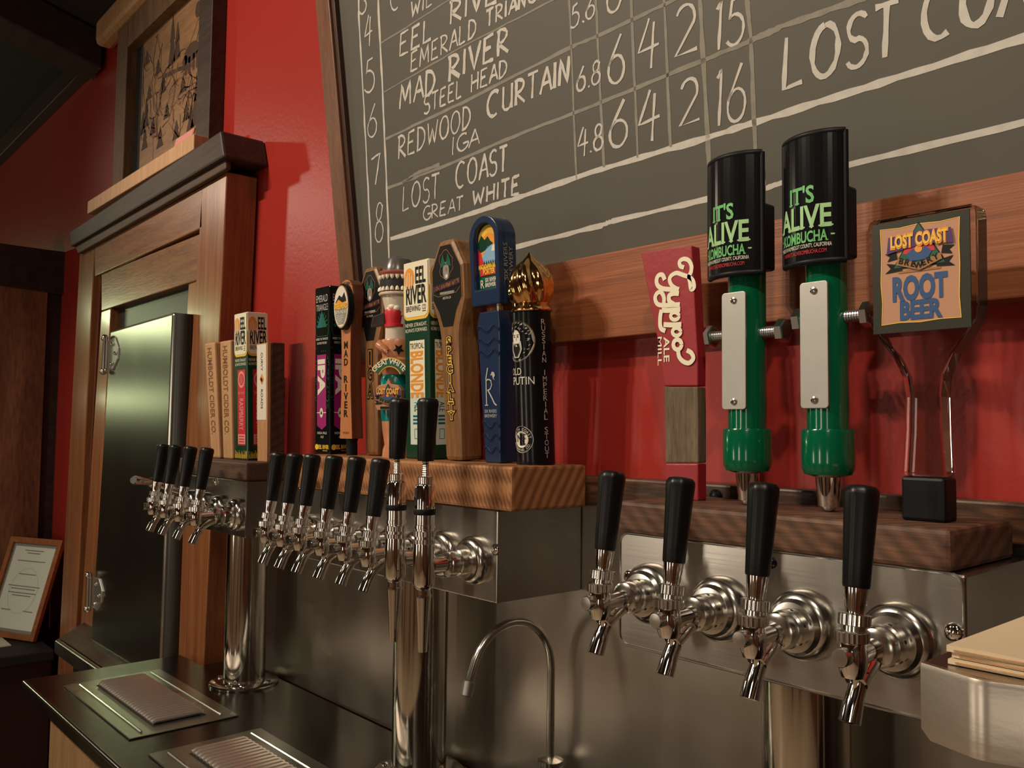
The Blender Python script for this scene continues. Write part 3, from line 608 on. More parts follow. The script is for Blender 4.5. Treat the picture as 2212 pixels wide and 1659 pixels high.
line([(1226, -30), (1230, 0), (1246, 389)], .004, 1); line([(1286, -20), (1289, 27), (1305, 361)], .0045, 1); line([(1363, -20), (1378, 341)], .0045, 1); line([(1434, -20), (1449, 318)], .0045, 1)
line([(1511, -20), (1529, 297), (1536, 470)], .0065, 1); line([(1612, -20), (1623, 90), (1633, 352), (1637, 420)], .006, 1)
line([(823, 94), (966, 3), (1050, -50)], .003, 1); line([(829, 199), (996, 103), (1196, 0), (1290, -50)], .003, 1); line([(833, 301), (998, 222), (1242, 98), (1289, 79), (1456, 0), (1540, -40)], .0055, 1)
line([(837, 407), (950, 363), (1134, 285), (1300, 221), (1520, 130), (1616, 91)], .0055, 1); line([(1616, 91), (1690, 57), (1854, 0), (1960, -40)], .0075, 1); line([(950, 355), (900, 375), (870, 395)], .006, 1)
line([(844, 517), (1023, 460), (1134, 422), (1300, 365), (1529, 297), (1635, 263), (1900, 180), (2212, 82), (2300, 55)], .0085)
line([(1104, 536), (1300, 487), (1323, 478), (1529, 430), (1639, 412), (1685, 396), (1813, 361), (2212, 265), (2300, 245)], .0072)
part(t, 'chalk_lines', mb, ['chalk', 'chalk_faint'])
# ================================================================== backsplash, rail, bar counter
t = thing('backsplash', 'blotchy brushed steel backsplash sheet standing behind the tap towers', 'backsplash', (-1, .96, -.57))
boxpart(t, 'sheet', -2.06, 1.2, .958, .9668, -.5725, -.105, 'steel_v', 0)
t = thing('wall_rail', 'dark reclaimed wood rail on the red wall, with one black bolt head', 'rail', (-.4, .95, -.1))
boxpart(t, 'rail_board', -.915, 1.2, .936, .9665, -.1045, -.064, 'reclaimed', .003)
p = at(1545, 1071, .934); b = MB(); b.lathe([(.0085, 0), (.0085, .003), (.006, .006), (.002, .0065)], (p[0], .936, p[2]), (0, -1, 0), 16); part(t, 'bolt_head', b, 'black_gloss', 'black bolt head')
t = thing('bar_counter', 'dark steel-topped bar counter carrying the three tap towers', 'counter', (-1, .7, -EYE))
ZC = -.5725
b = MB(); b.hexa([V3((x, y, ZC - .030)) for x, y in ((-2.22, .50), (-2.22, .862), (-2.092, .862), (-2.092, .9575), (1.2, .9575), (1.2, .50))], [V3((x, y, ZC)) for x, y in ((-2.22, .50), (-2.22, .862), (-2.092, .862), (-2.092, .9575), (1.2, .9575), (1.2, .50))]); part(t, 'worktop', b, 'steel_top', bevel=.006)
b = MB(); b.tube([(-2.214, .862, ZC - .006), (-2.214, .506, ZC - .006), (1.2, .506, ZC - .006)], .0062, 10); part(t, 'rolled_edge', b, 'satin', 'bright rolled steel edge of the worktop')
boxpart(t, 'front_panel', -2.11, 1.2, .535, .56, -EYE, ZC - .031, 'tan_panel', .002)
boxpart(t, 'carcass', -2.085, 1.2, .561, .955, -EYE, ZC - .031, 'cabinet', .002)
# drip trays let into it
def tray(x0, x1, label):
    y0, y1 = .558, .768; cx, cy = (x0 + x1) / 2, (y0 + y1) / 2
    t = thing('drip_tray', label, 'drip tray', (cx, cy, ZC), 'drip trays on the bar')
    b = MB(); b.box(x0, x1, y0, y1, ZC + .0005, ZC + .003); part(t, 'flange', b, 'steel_tray', bevel=.001)
    b = MB()
    for yy in (y0 + .028, y1 - .028): b.tube([(x0 + .02, yy, ZC + .004), (x1 - .02, yy, ZC + .004)], .0022, 6)
    part(t, 'edge_bead', b, 'satin')
    b = MB(); b.box(x0 + .045, x1 - .04, y0 + .055, y1 - .05, ZC + .003, ZC + .0036); part(t, 'drain_slots', b, 'dark')
    b = MB(); n = 24
    for i in range(n):
        x = x0 + .055 + (x1 - x0 - .105) * i / (n - 1); b.tube([(x, y0 + .058, ZC + .0065), (x, y0 + .064, ZC + .0095), (x, y1 - .06, ZC + .0095), (x, y1 - .054, ZC + .0065)], .0056, 8)
    part(t, 'grille', b, 'tray_bar')
tray(-2.105, -1.672, 'steel drip tray nearest the left end of the bar'); tray(-1.575, -1.14, 'steel drip tray cut off by the lower picture edge')
# goose-neck water spout
t = thing('water_spout', 'slim goose-neck steel water spout between the middle and right towers', 'faucet', (-.95, .93, ZC))
zb = -.49
b = MB(); pts = [(-.95, .93, zb), (-.95, .93, -.36)] + [(-.95, .852 + .078 * math.cos(math.radians(a)), -.354 + .078 * math.sin(math.radians(a))) for a in range(0, 165, 11)] + [(-.95, .769, -.355)]
b.tube(pts, .0058, 14); part(t, 'neck', b, 'satin')
b = MB(); b.tube([(-.95, .7715, -.346), (-.95, .7675, -.364), (-.95, .767, -.366)], [.0082, .0078, .006], 14); part(t, 'nozzle', b, 'alu')
b = MB(); b.lathe([(.03, ZC), (.03, ZC + .006), (.016, ZC + .014), (.014, zb - .006), (.019, zb - .006), (.019, zb), (.008, zb + .004)], (-.95, .93, 0)); part(t, 'base', b, 'satin')
# ================================================================== tap towers
def dome(b, p, r): b.lathe([(r, 0), (r, .001), (r * .85, .003), (r * .5, .0045), (.0003, .005)], p, (0, -1, 0), 14)
def tower(label, x0, x1, z0, z1, cx, screws, lip=False):
    t = thing('beer_tower', label, 'beer tower', (cx, .875, ZC), 'stainless beer towers along the bar')
    if lip:
        b = MB(); b.box(x0, x1, .792, .9575, z0, z1); part(t, 'housing', b, 'steel', bevel=.003)
        b = MB(); w, h = x1 - x0, z1 - z0; f = Frame(((x0 + x1) / 2, .792, (z0 + z1) / 2)); r = .012
        pts = []
        for sx, sz, a in ((1, -1, -90), (1, 1, 0), (-1, 1, 90), (-1, -1, 180)):
            pts += [(sx * (w / 2 - r) + r * math.cos(math.radians(a + k * 18)), sz * (h / 2 - r) + r * math.sin(math.radians(a + k * 18))) for k in range(6)]
        b.prism(f, pts, -.001, .003); part(t, 'front_plate', b, 'steel', bevel=.001)
        b = MB(); b.tube([f.P(u, v, .003) for u, v in pts + pts[:1]], .0016, 8); part(t, 'plate_rim', b, 'satin')
    else:
        b = MB(); b.box(x0, x1, .79, .9575, z0, z1); part(t, 'housing', b, 'steel', bevel=.002)
    b = MB(); b.lathe([(.046, ZC + .006), (.046, z0 - .004), (.050, z0 - .003), (.050, z0)], (cx, .875, 0), seg=48); part(t, 'column', b, 'polished')
    b = MB(); b.lathe([(.076, ZC + .0005), (.076, ZC + .004), (.072, ZC + .007), (.047, ZC + .008)], (cx, .875, 0), seg=48); part(t, 'base_flange', b, 'polished')
    b = MB()
    for k in range(4): b.lathe([(.006, ZC + .007), (.006, ZC + .010), (.003, ZC + .012)], (cx + .061 * math.cos(k * 1.571 + .6), .875 + .061 * math.sin(k * 1.571 + .6), 0), seg=10)
    part(t, 'flange_bolts', b, 'chrome')
    for (u, v, m) in screws:
        p = at(u, v, .789); b = MB(); dome(b, (p[0], .789 if lip else .790, p[2]), .0085 if m == 'chrome' else .006); part(t, 'cap_screw', b, m, None if m == 'chrome' else 'black screw')
tower('far left steel tower with four taps and a narrow wood block on top', -2.06, -1.715, -.226, -.108, -1.883, [(465, 1041, 'chrome')])
tower('middle steel tower, the widest, with eight taps', -1.49, -.915, -.237, -.109, -1.209, [(1070, 1187, 'chrome')])
tower('nearest right-hand steel tower with rounded front plate and four taps', -.690, -.302, -.248, -.118, -.500, [(1361, 1246, 'chrome'), (2061, 1366, 'chrome'), (1667, 1216, 'black_gloss')], True)
def block(name, label, x0, x1, y0, y1, z0, z1, m, bev=.004):
    t = thing(name, label, 'wood block', ((x0 + x1) / 2, (y0 + y1) / 2, z0), 'wood blocks on the towers'); boxpart(t, 'timber', x0, x1, y0, y1, z0, z1, m, bev)
block('wood_block', 'thin dark wood block on the far left tower under four display handles', -2.075, -1.708, .785, .93, -.1075, -.070, 'walnut_block')
block('wood_block', 'thick sawn beam on the middle tower under eight display handles', -1.49, -.881, .785, .932, -.1085, -.047, 'beam')
block('wood_plank', 'dark sawn plank on the nearest right-hand tower under the red axe handle', -.692, -.310, .785, .934, -.1175, -.080, 'plank', .005)
# ------------------------------------------------------------------ beer taps (origin on the barrel, under the lever)
def lever_mod(a, h): return 1 + .022 * math.cos(8 * a)
def knurl(a, h): return 1 + .022 * math.cos(24 * a)
TILT = math.radians(8)
LA = V3((0, math.sin(TILT), math.cos(TILT)))
LEVER = [(.0108, 0), (.0114, .002), (.0124, .030), (.0140, .066), (.0147, .078), (.0143, .082), (.0120, .0850), (.0070, .0862), (.0003, .0865)]
def make_tap(fr_=1.0):
    t = thing('beer_tap', '', 'beer tap', (0, 0, 0), 'beer taps along the towers', local=True)
    b = MB(); b.lathe(LEVER, LA * .056, LA, 32, mod=lever_mod); part(t, 'lever', b, 'black', 'black lever')
    b = MB(); b.lathe([(.0080, .0345), (.0080, .036), (.0088, .040), (.0104, .0562)], (0, 0, 0), LA, 24); part(t, 'ferrule', b, 'chrome')
    b = MB(); b.lathe([(.0118, .0245), (.0130, .0252), (.0130, .0338), (.0118, .0346)], (0, 0, 0), LA, 96, mod=knurl); part(t, 'lever_collar', b, 'knurl')
    b = MB(); b.lathe([(.0105, .020), (.0105, .0255)], (0, 0, 0), LA, 20); b.lathe([(.0124, .0115), (.0137, .0125), (.0137, .0205), (.0124, .0214)], (0, 0, 0), (0, 0, 1), 96, mod=knurl); part(t, 'bonnet', b, 'knurl')
    # body: upright chamber, barrel to the wall, throat that turns down into the spout
    b = MB(); b.lathe([(.0095, -.017), (.0118, -.010), (.0122, .002), (.0110, .009), (.0100, .0122)], seg=28)
    b.tube([(0, .002, -.002), (0, .020, -.001), (0, .046, 0)], [.0098, .0086, .0096], 22)
    b.tube([(0, .044, -.007), (0, .030, -.010), (0, .016, -.016), (0, .006, -.023)], [.0080, .0090, .0098, .0096], 20); part(t, 'body', b, 'chrome')
    b = MB(); b.tube([(0, .013, -.014), (0, .0115, -.021), (0, .0075, -.028), (0, .003, -.0345), (0, -.001, -.0425), (0, -.006, -.0535)], [.0092, .0084, .0078, .0080, .0086, .0089], 24); b.tube([(0, -.00597, -.0534), (0, -.0062, -.0540)], [.0089, .0068], 24); part(t, 'spout', b, 'chrome')
    b = MB(); b.lathe([(.0065, 0), (.0065, .006), (.0078, .0065), (.0078, .0135), (.0070, .0150), (.0020, .0152)], (0, -.007, .0015), (0, -1, 0), 26); part(t, 'front_cap', b, 'satin')
    b = MB(); b.lathe([(.0125, .0365), (.0168, .039), (.0178, .044), (.0178, .050), (.0165, .0535), (.0185, .055), (.0185, .068)], (0, 0, 0), (0, 1, 0), 36)
    for k in range(6): a = k * 1.047 + .3; b.tube([(.0178 * math.cos(a), .060, .0178 * math.sin(a)), (.0188 * math.cos(a), .060, .0188 * math.sin(a))], .0017, 8, 1)
    part(t, 'coupling_nut', b, ['satin', 'dark'])
    b = MB(); b.lathe([(.0190, .066)] + [(r * fr_, h) for r, h in ((.0240, .0665), (.0270, .070), (.0268, .073), (.0300, .0745), (.0335, .079), (.0345, .085), (.0345, .0897))], (0, 0, 0), (0, 1, 0), 44); part(t, 'flange', b, 'satin')
    return t
protos = {}
def put_tap(x, z, label):
    w = 'narrow' if -1.5 < x < -1.0 else 'wide'
    if w in protos: o = copy_tree(protos[w])
    else: o = protos[w] = make_tap(.80 if w == 'narrow' else 1.0)
    o.location = (x, .70, z + EYE); o['label'] = label
for x, z, l in ((-1.996, -.177, 'leftmost beer tap on the far left tower'), (-1.923, -.178, 'second beer tap from the left on the far left tower'), (-1.838, -.179, 'third beer tap from the left on the far left tower'), (-1.751, -.180, 'right-hand beer tap on the far left tower, beside bare steel'),
                (-1.434, -.182, 'leftmost beer tap on the middle tower'), (-1.372, -.182, 'second beer tap from the left on the middle tower'), (-1.311, -.182, 'third beer tap from the left on the middle tower'), (-1.239, -.182, 'fourth beer tap from the left on the middle tower'), (-1.170, -.182, 'fifth beer tap from the left on the middle tower'), (-1.103, -.183, 'sixth beer tap on the middle tower, left of the two taller taps'),
                (-.641, -.1825, 'leftmost beer tap on the nearest right-hand tower'), (-.548, -.185, 'second beer tap from the left on the nearest tower, before the red axe handle'), (-.452, -.1855, 'third beer tap from the left on the nearest right-hand tower'), (-.357, -.183, 'rightmost and nearest beer tap, beside the steel shelf')):
    put_tap(x, z, l)
def make_stout():
    t = thing('stout_tap', '', 'stout tap', (0, 0, 0), 'tall stout taps on the middle tower', local=True)
    b = MB(); b.lathe(LEVER, (0, 0, .138), (0, .03, 1), 32, mod=lever_mod); part(t, 'lever', b, 'black', 'black lever')
    b = MB(); b.lathe([(.0042 + .0006 * (i % 2), .116 + .0014 * i) for i in range(17)], seg=16); part(t, 'threaded_rod', b, 'knurl')
    b = MB(); b.lathe([(.0095, .106), (.0108, .1075), (.0108, .1160), (.0085, .1175)], seg=96, mod=knurl); part(t, 'rod_collar', b, 'knurl')
    b = MB(); b.lathe([(.0135, .0735), (.0135, .1035), (.0120, .1062)], seg=32); sl = part(t, 'slotted_sleeve', b, 'chrome')
    b = MB(); f = Cyl((0, 0, 0), .0135, -.35); b.rect(f, -.0055, .0055, .079, .0985, 0, .0004, 5); b.rect(f, -.006, .0065, .0985, .1015, 0, .0005, 5); b.tube([f.P(0, .088, 0), f.P(0, .088, .003)], .0028, 10, 1); part(sl, 'slot', b, ['dark', 'satin'], 'dark slot')
    b = MB(); b.lathe([(.0148, .0655), (.0152, .0662), (.0152, .0728), (.0148, .0735)], seg=32); part(t, 'rubber_ring', b, 'rubber', 'black rubber ring')
    b = MB(); b.lathe([(.0132, .0655), (.0132, .052), (.0140, .0515), (.0140, .047), (.0128, .0465), (.0128, .044), (.0150, .0435)], seg=32); b.lathe([(.0150, .0365), (.0150, .0435)], seg=96, mod=knurl); b.lathe([(.0150, .0265), (.0150, .0325)], seg=96, mod=knurl); b.lathe([(.0138, .0325), (.0138, .0365)], seg=32); part(t, 'knurled_rings', b, 'knurl')
    b = MB(); b.lathe([(.0145, .0265), (.0148, .012), (.0148, -.026), (.0138, -.030), (.0095, -.035), (.0095, -.042), (.0115, -.0425), (.0115, -.045)], seg=36); b.tube([(0, .012, -.004), (0, .044, -.004)], .0105, 22); part(t, 'body', b, 'chrome')
    b = MB(); b.lathe([(.0108, -.0445), (.0104, -.050), (.0078, -.085), (.0062, -.118), (.0050, -.1185)], seg=24); part(t, 'nozzle', b, 'chrome')
    b = MB(); b.lathe([(.0125, .0365), (.0168, .039), (.0178, .050), (.0165, .0535), (.0185, .055), (.0185, .068)], (0, 0, -.004), (0, 1, 0), 36); part(t, 'coupling_nut', b, 'satin')
    b = MB(); b.lathe([(.0190, .066), (.0240, .0665), (.0270, .070), (.0268, .073), (.0300, .0745), (.0335, .079), (.0345, .085), (.0345, .0897)], (0, 0, -.004), (0, 1, 0), 44); part(t, 'flange', b, 'satin')
    return t
s0 = make_stout()
for i, (x, z, l) in enumerate(((-1.032, -.178, 'left one of the two tall stout taps on the middle tower'), (-.963, -.179, 'right one of the two tall stout taps, nearest the end of the middle tower'))):
    o = s0 if i == 0 else copy_tree(s0); o.location = (x, .70, z + EYE); o['label'] = l
# small side valve at the far left
p = at(330, 1043, .72); q = at(288, 1037, .66)
t = thing('side_valve', 'small chrome lever valve sticking out left of the far left tower', 'valve', tuple(p))
b = MB(); b.ball(p, .012); part(t, 'ball', b, 'chrome')
b = MB(); b.tube([p + (q - p) * .1, p + (q - p) * .9, q], [.0065, .0105, .008], 14); part(t, 'handle', b, 'satin')
b = MB(); b.tube([p, V3((-2.035, .75, -.14)), V3((-2.035, .792, -.155))], .007, 12); part(t, 'stem', b, 'chrome')
# ------------------------------------------------------------------ steel shelf with paper bags, front right
t = thing('steel_shelf', 'brushed steel shelf corner jutting in at the lower right, below paper bags', 'shelf', (-.1, .6, -.17))
p0 = at(1988, 1432, .50); p1 = at(1988, 1592, .50); zs, zs0 = p0[2], p1[2]
q1, q2 = atz(2112, 1470, zs), atz(2212, 1483, zs)
A_, B_, C_ = V3((p0.x, p0.y, 0)), V3((q1.x, q1.y, 0)), V3((q2.x, q2.y, 0)); E_ = C_ + (C_ - B_).normalized() * .28
lip = [A_ + (B_ - A_) * k / 6 for k in range(6)] + [B_.lerp(A_, .16 * (1 - k / 6)).lerp(B_.lerp(C_, .25 * k / 6), k / 6) for k in range(7)] + [B_.lerp(C_, .3), C_, E_]
b = MB(); n = len(lip); vs = []
for i, q in enumerate(lip):
    cut = .005 if i == 0 else 0
    vs += [V3((q.x, q.y, zs0 + cut)), V3((q.x, q.y, zs - .003)), V3((q.x, q.y + .0012, zs)), V3((q.x, q.y + .005, zs)), V3((q.x, q.y + .005, zs0 + cut))]
fs = [(5 * i + k, 5 * i + 5 + k, 5 * i + 5 + (k + 1) % 5, 5 * i + (k + 1) % 5) for i in range(n - 1) for k in range(5)] + [(4, 3, 2, 1, 0), tuple(5 * (n - 1) + k for k in range(5))]
b.add(vs, fs, 0, True); part(t, 'front_lip', b, 'steel_lip')
b = MB(); tp = [V3((q.x, q.y + .0052, 0)) for q in lip[:6] + lip[12:]] + [V3((E_.x, .745, 0)), V3((A_.x, .745, 0))]
b.hexa([V3((q.x, q.y, zs - .004)) for q in tp], [V3((q.x, q.y, zs)) for q in tp]); part(t, 'top_sheet', b, 'steel')
b = MB(); b.box(.06, .085, .54, .565, ZC + .001, zs - .0042); b.box(.06, .085, .70, .725, ZC + .001, zs - .004); part(t, 'bracket', b, 'steel')
for i, (du, dy, wx, rz, l) in enumerate(((.0, .0, .20, .012, 'bottom cream paper bag of the pile on the steel shelf'), (.001, .003, .20, -.02, 'middle cream paper bag of the pile on the steel shelf'), (-.001, .001, .20, .006, 'top cream paper bag of the pile on the steel shelf'))):
    z = zs + .0006 + i * .0032; o3 = atz(2047, 1404, zs + .008)
    t = thing('paper_bag', l, 'paper bag', (o3.x + du, o3.y + dy, z), 'paper bags on the steel shelf', local=True, rot=(0, 0, rz))
    b = MB(); n = 10
    for k in range(n):
        x0_, x1_ = wx * k / n, wx * (k + 1) / n; w0 = .0012 * math.sin(k * .9 + i * 2); w1 = .0012 * math.sin((k + 1) * .9 + i * 2)
        if i < 2: w0 = w1 = 0
        else: w0, w1 = abs(w0), abs(w1)
        b.hexa([(x0_, 0, 0), (x1_, 0, 0), (x1_, 0, .0026 + w1), (x0_, 0, .0026 + w0)], [(x0_, .215, 0), (x1_, .215, 0), (x1_, .215, .0026), (x0_, .215, .0026)])
    part(t, 'bag', b, 'paper')
    b = MB(); b.box(.004, wx, -.0006, .026, .0008, .0016); part(t, 'folded_bottom', b, 'pale_wood')
# ================================================================== display tap handles
GR = 'display tap handles on the wood blocks'
RD = -math.pi / 2                                   # lettering that reads downwards
def handle(label, x, y, z, lean): return thing('tap_handle', label, 'tap handle', (x, y, z), GR, True, (lean, 0, 0))
F0 = Frame((0, 0, 0))
def body(t, pts, d, m, bev=.003, name='body', y0=0.0, label=None):
    b = MB(); b.prism(F0, pts, -d, -y0); return part(t, name, b, m, label, bev)
def rectpts(w, v0, v1, w1=None): w1 = w1 or w; return [(-w / 2, v0), (w / 2, v0), (w1 / 2, v1), (-w1 / 2, v1)]
def rrect(u0, u1, v0, v1, r, bottom_only=False):
    P = []
    for cu, cv, a in ((u1 - r, v0 + r, -90), (u1 - r, v1 - r, 0), (u0 + r, v1 - r, 90), (u0 + r, v0 + r, 180)):
        if bottom_only and a in (0, 90): P.append((u1, v1) if a == 0 else (u0, v1)); continue
        P += [(cu + r * math.cos(math.radians(a + k * 15)), cv + r * math.sin(math.radians(a + k * 15))) for k in range(7)]
    return P
# --- black box handle with a magenta panel
IPM = ['silver', 'teal', 'leaf', 'magenta', 'white', 'yellow', 'ink']
def ipa_face(b, f, w):
    b.text('EMERALD', f, 0, .296, .0135, w * .78, mi=0); b.text('TRIANGLE', f, 0, .279, .0125, w * .78, mi=0)
    for k in range(9):
        a = math.pi * (k / 8.0); b.ribbon(f, [(0, .250), (.42 * w * math.cos(a) * .9, .250 + .026 * math.sin(a))], .0025, 2, .0005)
    b.poly(f, [(-w * .34, .246), (w * .34, .246), (0, .279)], 1, .0008); b.poly(f, [(0, .246), (w * .34, .246), (0, .279)], 2, .001)
    b.ribbon(f, [(-w * .43, .29), (-w * .43, .236), (-w * .36, .229), (w * .36, .229), (w * .43, .236), (w * .43, .29)], .0012, 2, .0005)
    b.text('INSIDE THE TRIANGLE', f, 0, .2215, .0042, w * .8, mi=4); b.text('OUTSIDE THE BOX', f, 0, .2135, .0042, w * .66, mi=4)
    rr = random.Random(5)
    for k in range(46):
        u = rr.uniform(-.44, .44) * w; v = rr.uniform(.09, .208); 
        if v < .194 and -.36 * w < u < .29 * w: u = rr.choice((-.43, .38, .43)) * w
        a = rr.uniform(0, 6.28); b.ribbon(f, [(u, v), (u + .0028 * math.cos(a), v + .0042 * math.sin(a))], .0014, 2, .0004)
    b.poly(f, [(-w * .34, .055), (-w * .02, .047), (w * .28, .055), (w * .28, .193), (-w * .34, .193)], 3, .0008)
    b.text('IPA', f, -w * .25, .184, w * .44, .070, 'L', 4, .0012, .05, rot=RD)
    b.rect(f, -w * .34, w * .28, .0795, .081, 4, .001); b.disc(f, -w * .03, .080, w * .11, .0095, 4, .0013); b.poly(f, [(-w * .09, .077), (w * .03, .077), (-w * .03, .085)], 6, .0016)
    b.text('INDIA PALE', f, 0, .0385, .0045, w * .62, mi=4); b.text('ALE', f, 0, .031, .0045, w * .2, mi=4)
    b.disc(f, -w * .36, .0135, w * .12, .0055, 5, .0008); b.text('EEL RIVER', f, w * .1, .010, .0075, w * .7, mi=5, bold=.03); b.text('BREWING', f, w * .2, .0055, .0022, w * .3, mi=5)
t = handle('black box tap handle with a magenta panel and white downward letters', -1.5015, .845, -.047, .027)
body(t, rectpts(.059, 0, .326), .045, 'black_gloss', .003)
b = MB(); ipa_face(b, F0, .057); part(t, 'front_label', b, IPM)
b = MB(); ipa_face(b, Frame((.0295, .0225, 0), (0, 1, 0)), .042); part(t, 'side_label', b, IPM)
# --- cream-headed green boxes
ELM = ['cream', 'yellow', 'orange', 'ink', 'ice', 'teal', 'red', 'pink', 'eel_green']
def eel_face(b, f, w, kind):
    b.poly(f, rrect(-w * .5, w * .5, .233, .288, .012, True), 1, .0004)
    b.poly(f, rrect(-w * .47, w * .47, .238, .3305, .011, True), 0, .0009)
    b.disc(f, -w * .25, .303, w * .20, .0185, 2, .0014)
    for k, q in enumerate((-.10, -.03, .04, .11)): b.rect(f, w * (q - .265), w * (q - .24), .286, .303 + (.006, .011, .010, .004)[k], 0, .0018)
    b.text('EEL', f, w * .20, .294, .0265, w * .40, mi=3, n=.0016, bold=.02); b.text('RIVER', f, w * .02, .2605, .0295, w * .80, mi=3, n=.0016, bold=.02)
    b.text('BREWING', f, -w * .10, .2475, .0092, w * .56, mi=3, n=.0016); b.text('CO', f, w * .33, .2485, .0082, w * .14, mi=3, n=.0016); b.rect(f, w * .26, w * .40, .2455, .2465, 3, .0016)
    b.text('NEVER STRAIGHT.', f, 0, .2215, .0062, w * .86, mi=0); b.text('ALWAYS FORWARD.', f, 0, .2125, .0062, w * .88, mi=0)
    if kind == 'blonde':
        b.rect(f, -w * .27, w * .32, .024, .198, 4, .0006); b.rect(f, -w * .27, w * .32, .110, .198, 0, .0007)
        b.text('TROPICAL', f, w * .02, .184, .0095, w * .54, mi=3, n=.001); b.text('BLONDE', f, -w * .22, .180, w * .46, .078, 'L', 2, .001, .03, rot=RD)
        b.text('ALE', f, -w * .1, .095, w * .26, .016, 'L', 5, .001, rot=RD)
        for k, v in enumerate((.070, .064, .058)): b.rect(f, -w * .16, w * .22, v, v + .003, 5, .001)
        b.ribbon(f, [(-w * .1, .034), (w * .12, .034), (w * .12, .050), (-w * .1, .050)], .0012, 5, .001, closed=True)
    else:
        b.rect(f, -w * .24, w * .36, .033, .203, 6, .0006)
        b.disc(f, w * .06, .181, w * .26, .019, 7, .0009); b.disc(f, w * .06, .181, w * .19, .013, 6, .0012); b.rect(f, -w * .02, w * .02, .171, .190, 7, .0014); b.rect(f, w * .10, w * .14, .171, .190, 7, .0014)
        b.text('EEL RIVER', f, w * .06, .148, .0055, w * .5, mi=7, n=.001); b.text('RASPBERRY', f, -w * .10, .138, w * .30, .071, 'L', 7, .001, .01, rot=RD)
        b.rect(f, -w * .22, w * .34, .036, .058, 7, .0010)
        for v in (.052, .046, .040): b.rect(f, -w * .14, w * .26, v, v + .0022, 6, .0013)
        rr = random.Random(2)
        for k in range(22): u = w * (-.46 + .92 * k / 21); b.ribbon(f, [(u, .004), (u + rr.uniform(-.001, .001), .012 + rr.uniform(0, .010))], .0013, 1, .0008)
def eel(label, x, y, z, w, lean, kind, d):
    t = handle(label, x, y, z, lean)
    body(t, rectpts(w, 0, .286), d, 'eel_green', .003)
    h = body(t, rectpts(w * .99, .2862, .332, w * .97), d * .98, 'cream', .003, 'head', label='cream head of the handle')
    b = MB(); eel_face(b, F0, w, kind); part(t, 'front_label', b, ELM)
    b = MB(); eel_face(b, Frame((w / 2, d / 2, 0), (0, 1, 0)), d, kind); part(t, 'side_label', b, ELM)
eel('cream-topped green tap handle with a pale yellow downward label, behind the two tall stout taps', -1.1840, .845, -.047, .072, .035, 'blonde', .045)
eel('cream-topped green tap handle with a red label, on the far left tower', -1.864, .845, -.070, .066, .035, 'raspberry', .050)
# --- orange paddle with an oval badge
t = handle('orange-brown paddle tap handle with an oval badge and stacked black letters', -1.413, .845, -.047, .025)
HW = [(.031, .0215), (.07, .0195), (.12, .0165), (.19, .0155), (.225, .0165), (.262, .020), (.30, .0255)]
pts = [(h, v) for v, h in HW] + [(.022, .318), (.012, .326), (0, .329), (-.012, .326), (-.022, .318)] + [(-h, v) for v, h in reversed(HW)]
body(t, pts, .024, 'mahog', .002)
b = MB(); b.poly(F0, pts, 0, .0005); b.stack('MAD RIVER', F0, 0, .214, .070, .0125, .012, 1, .001, .03); b.text('FORT BRAGG', F0, 0, .040, .0035, .022, mi=1)
b.arc('HUMBOLDT COUNTY CA', F0, 0, .268, .052, .0045, math.pi / 2, .82, 1, .001); part(t, 'front_face', b, ['bronze_wood', 'ink'])
b = MB(); b.lathe([(.0105, 0), (.0105, .026), (.0120, .0305)], (0, .012, 0)); part(t, 'ferrule', b, 'rubber', 'black ferrule')
fb = Frame((.001, -.011, .277)); b = MB(); b.prism(fb, [(.0285 * math.cos(i * .19635), .0435 * math.sin(i * .19635)) for i in range(32)], -.0115, 0); bd = part(t, 'badge', b, 'black_gloss', 'black oval badge', .002)
b = MB(); b.disc(fb, 0, 0, .0262, .0405, 0, .0006); b.disc(fb, 0, 0, .0245, .0385, 1, .001)
b.poly(fb, [(-.0185, .010), (-.006, .022), (.004, .017), (.012, .026), (.0185, .013), (.0195, .008), (-.0195, .006)], 2, .0013); b.poly(fb, [(-.0195, .006), (-.008, .014), (.006, .007), (.0195, .009), (.0205, -.002), (-.0205, -.002)], 3, .0016)
b.poly(fb, [(-.0208, -.002), (.0208, -.002), (.019, -.018), (.010, -.033), (-.010, -.033), (-.019, -.018)], 5, .0014)
for k in range(5): b.ribbon(fb, [(-.016 + k * .001 + q * .005, -.017 - k * .0035 + .0012 * math.sin(q * 2 + k)) for q in range(6 - k // 2)], .001, 1, .0018)
b.text('STEELHEAD', fb, 0, -.004, .0105, .047, mi=4, n=.002, bold=.03); b.text('EXTRA PALE ALE', fb, .002, -.0130, .0055, .038, mi=1, n=.002, bold=.02)
part(bd, 'picture', b, ['bronze', 'white', 'ink', 'orange', 'yellow', 'grey_ink'])
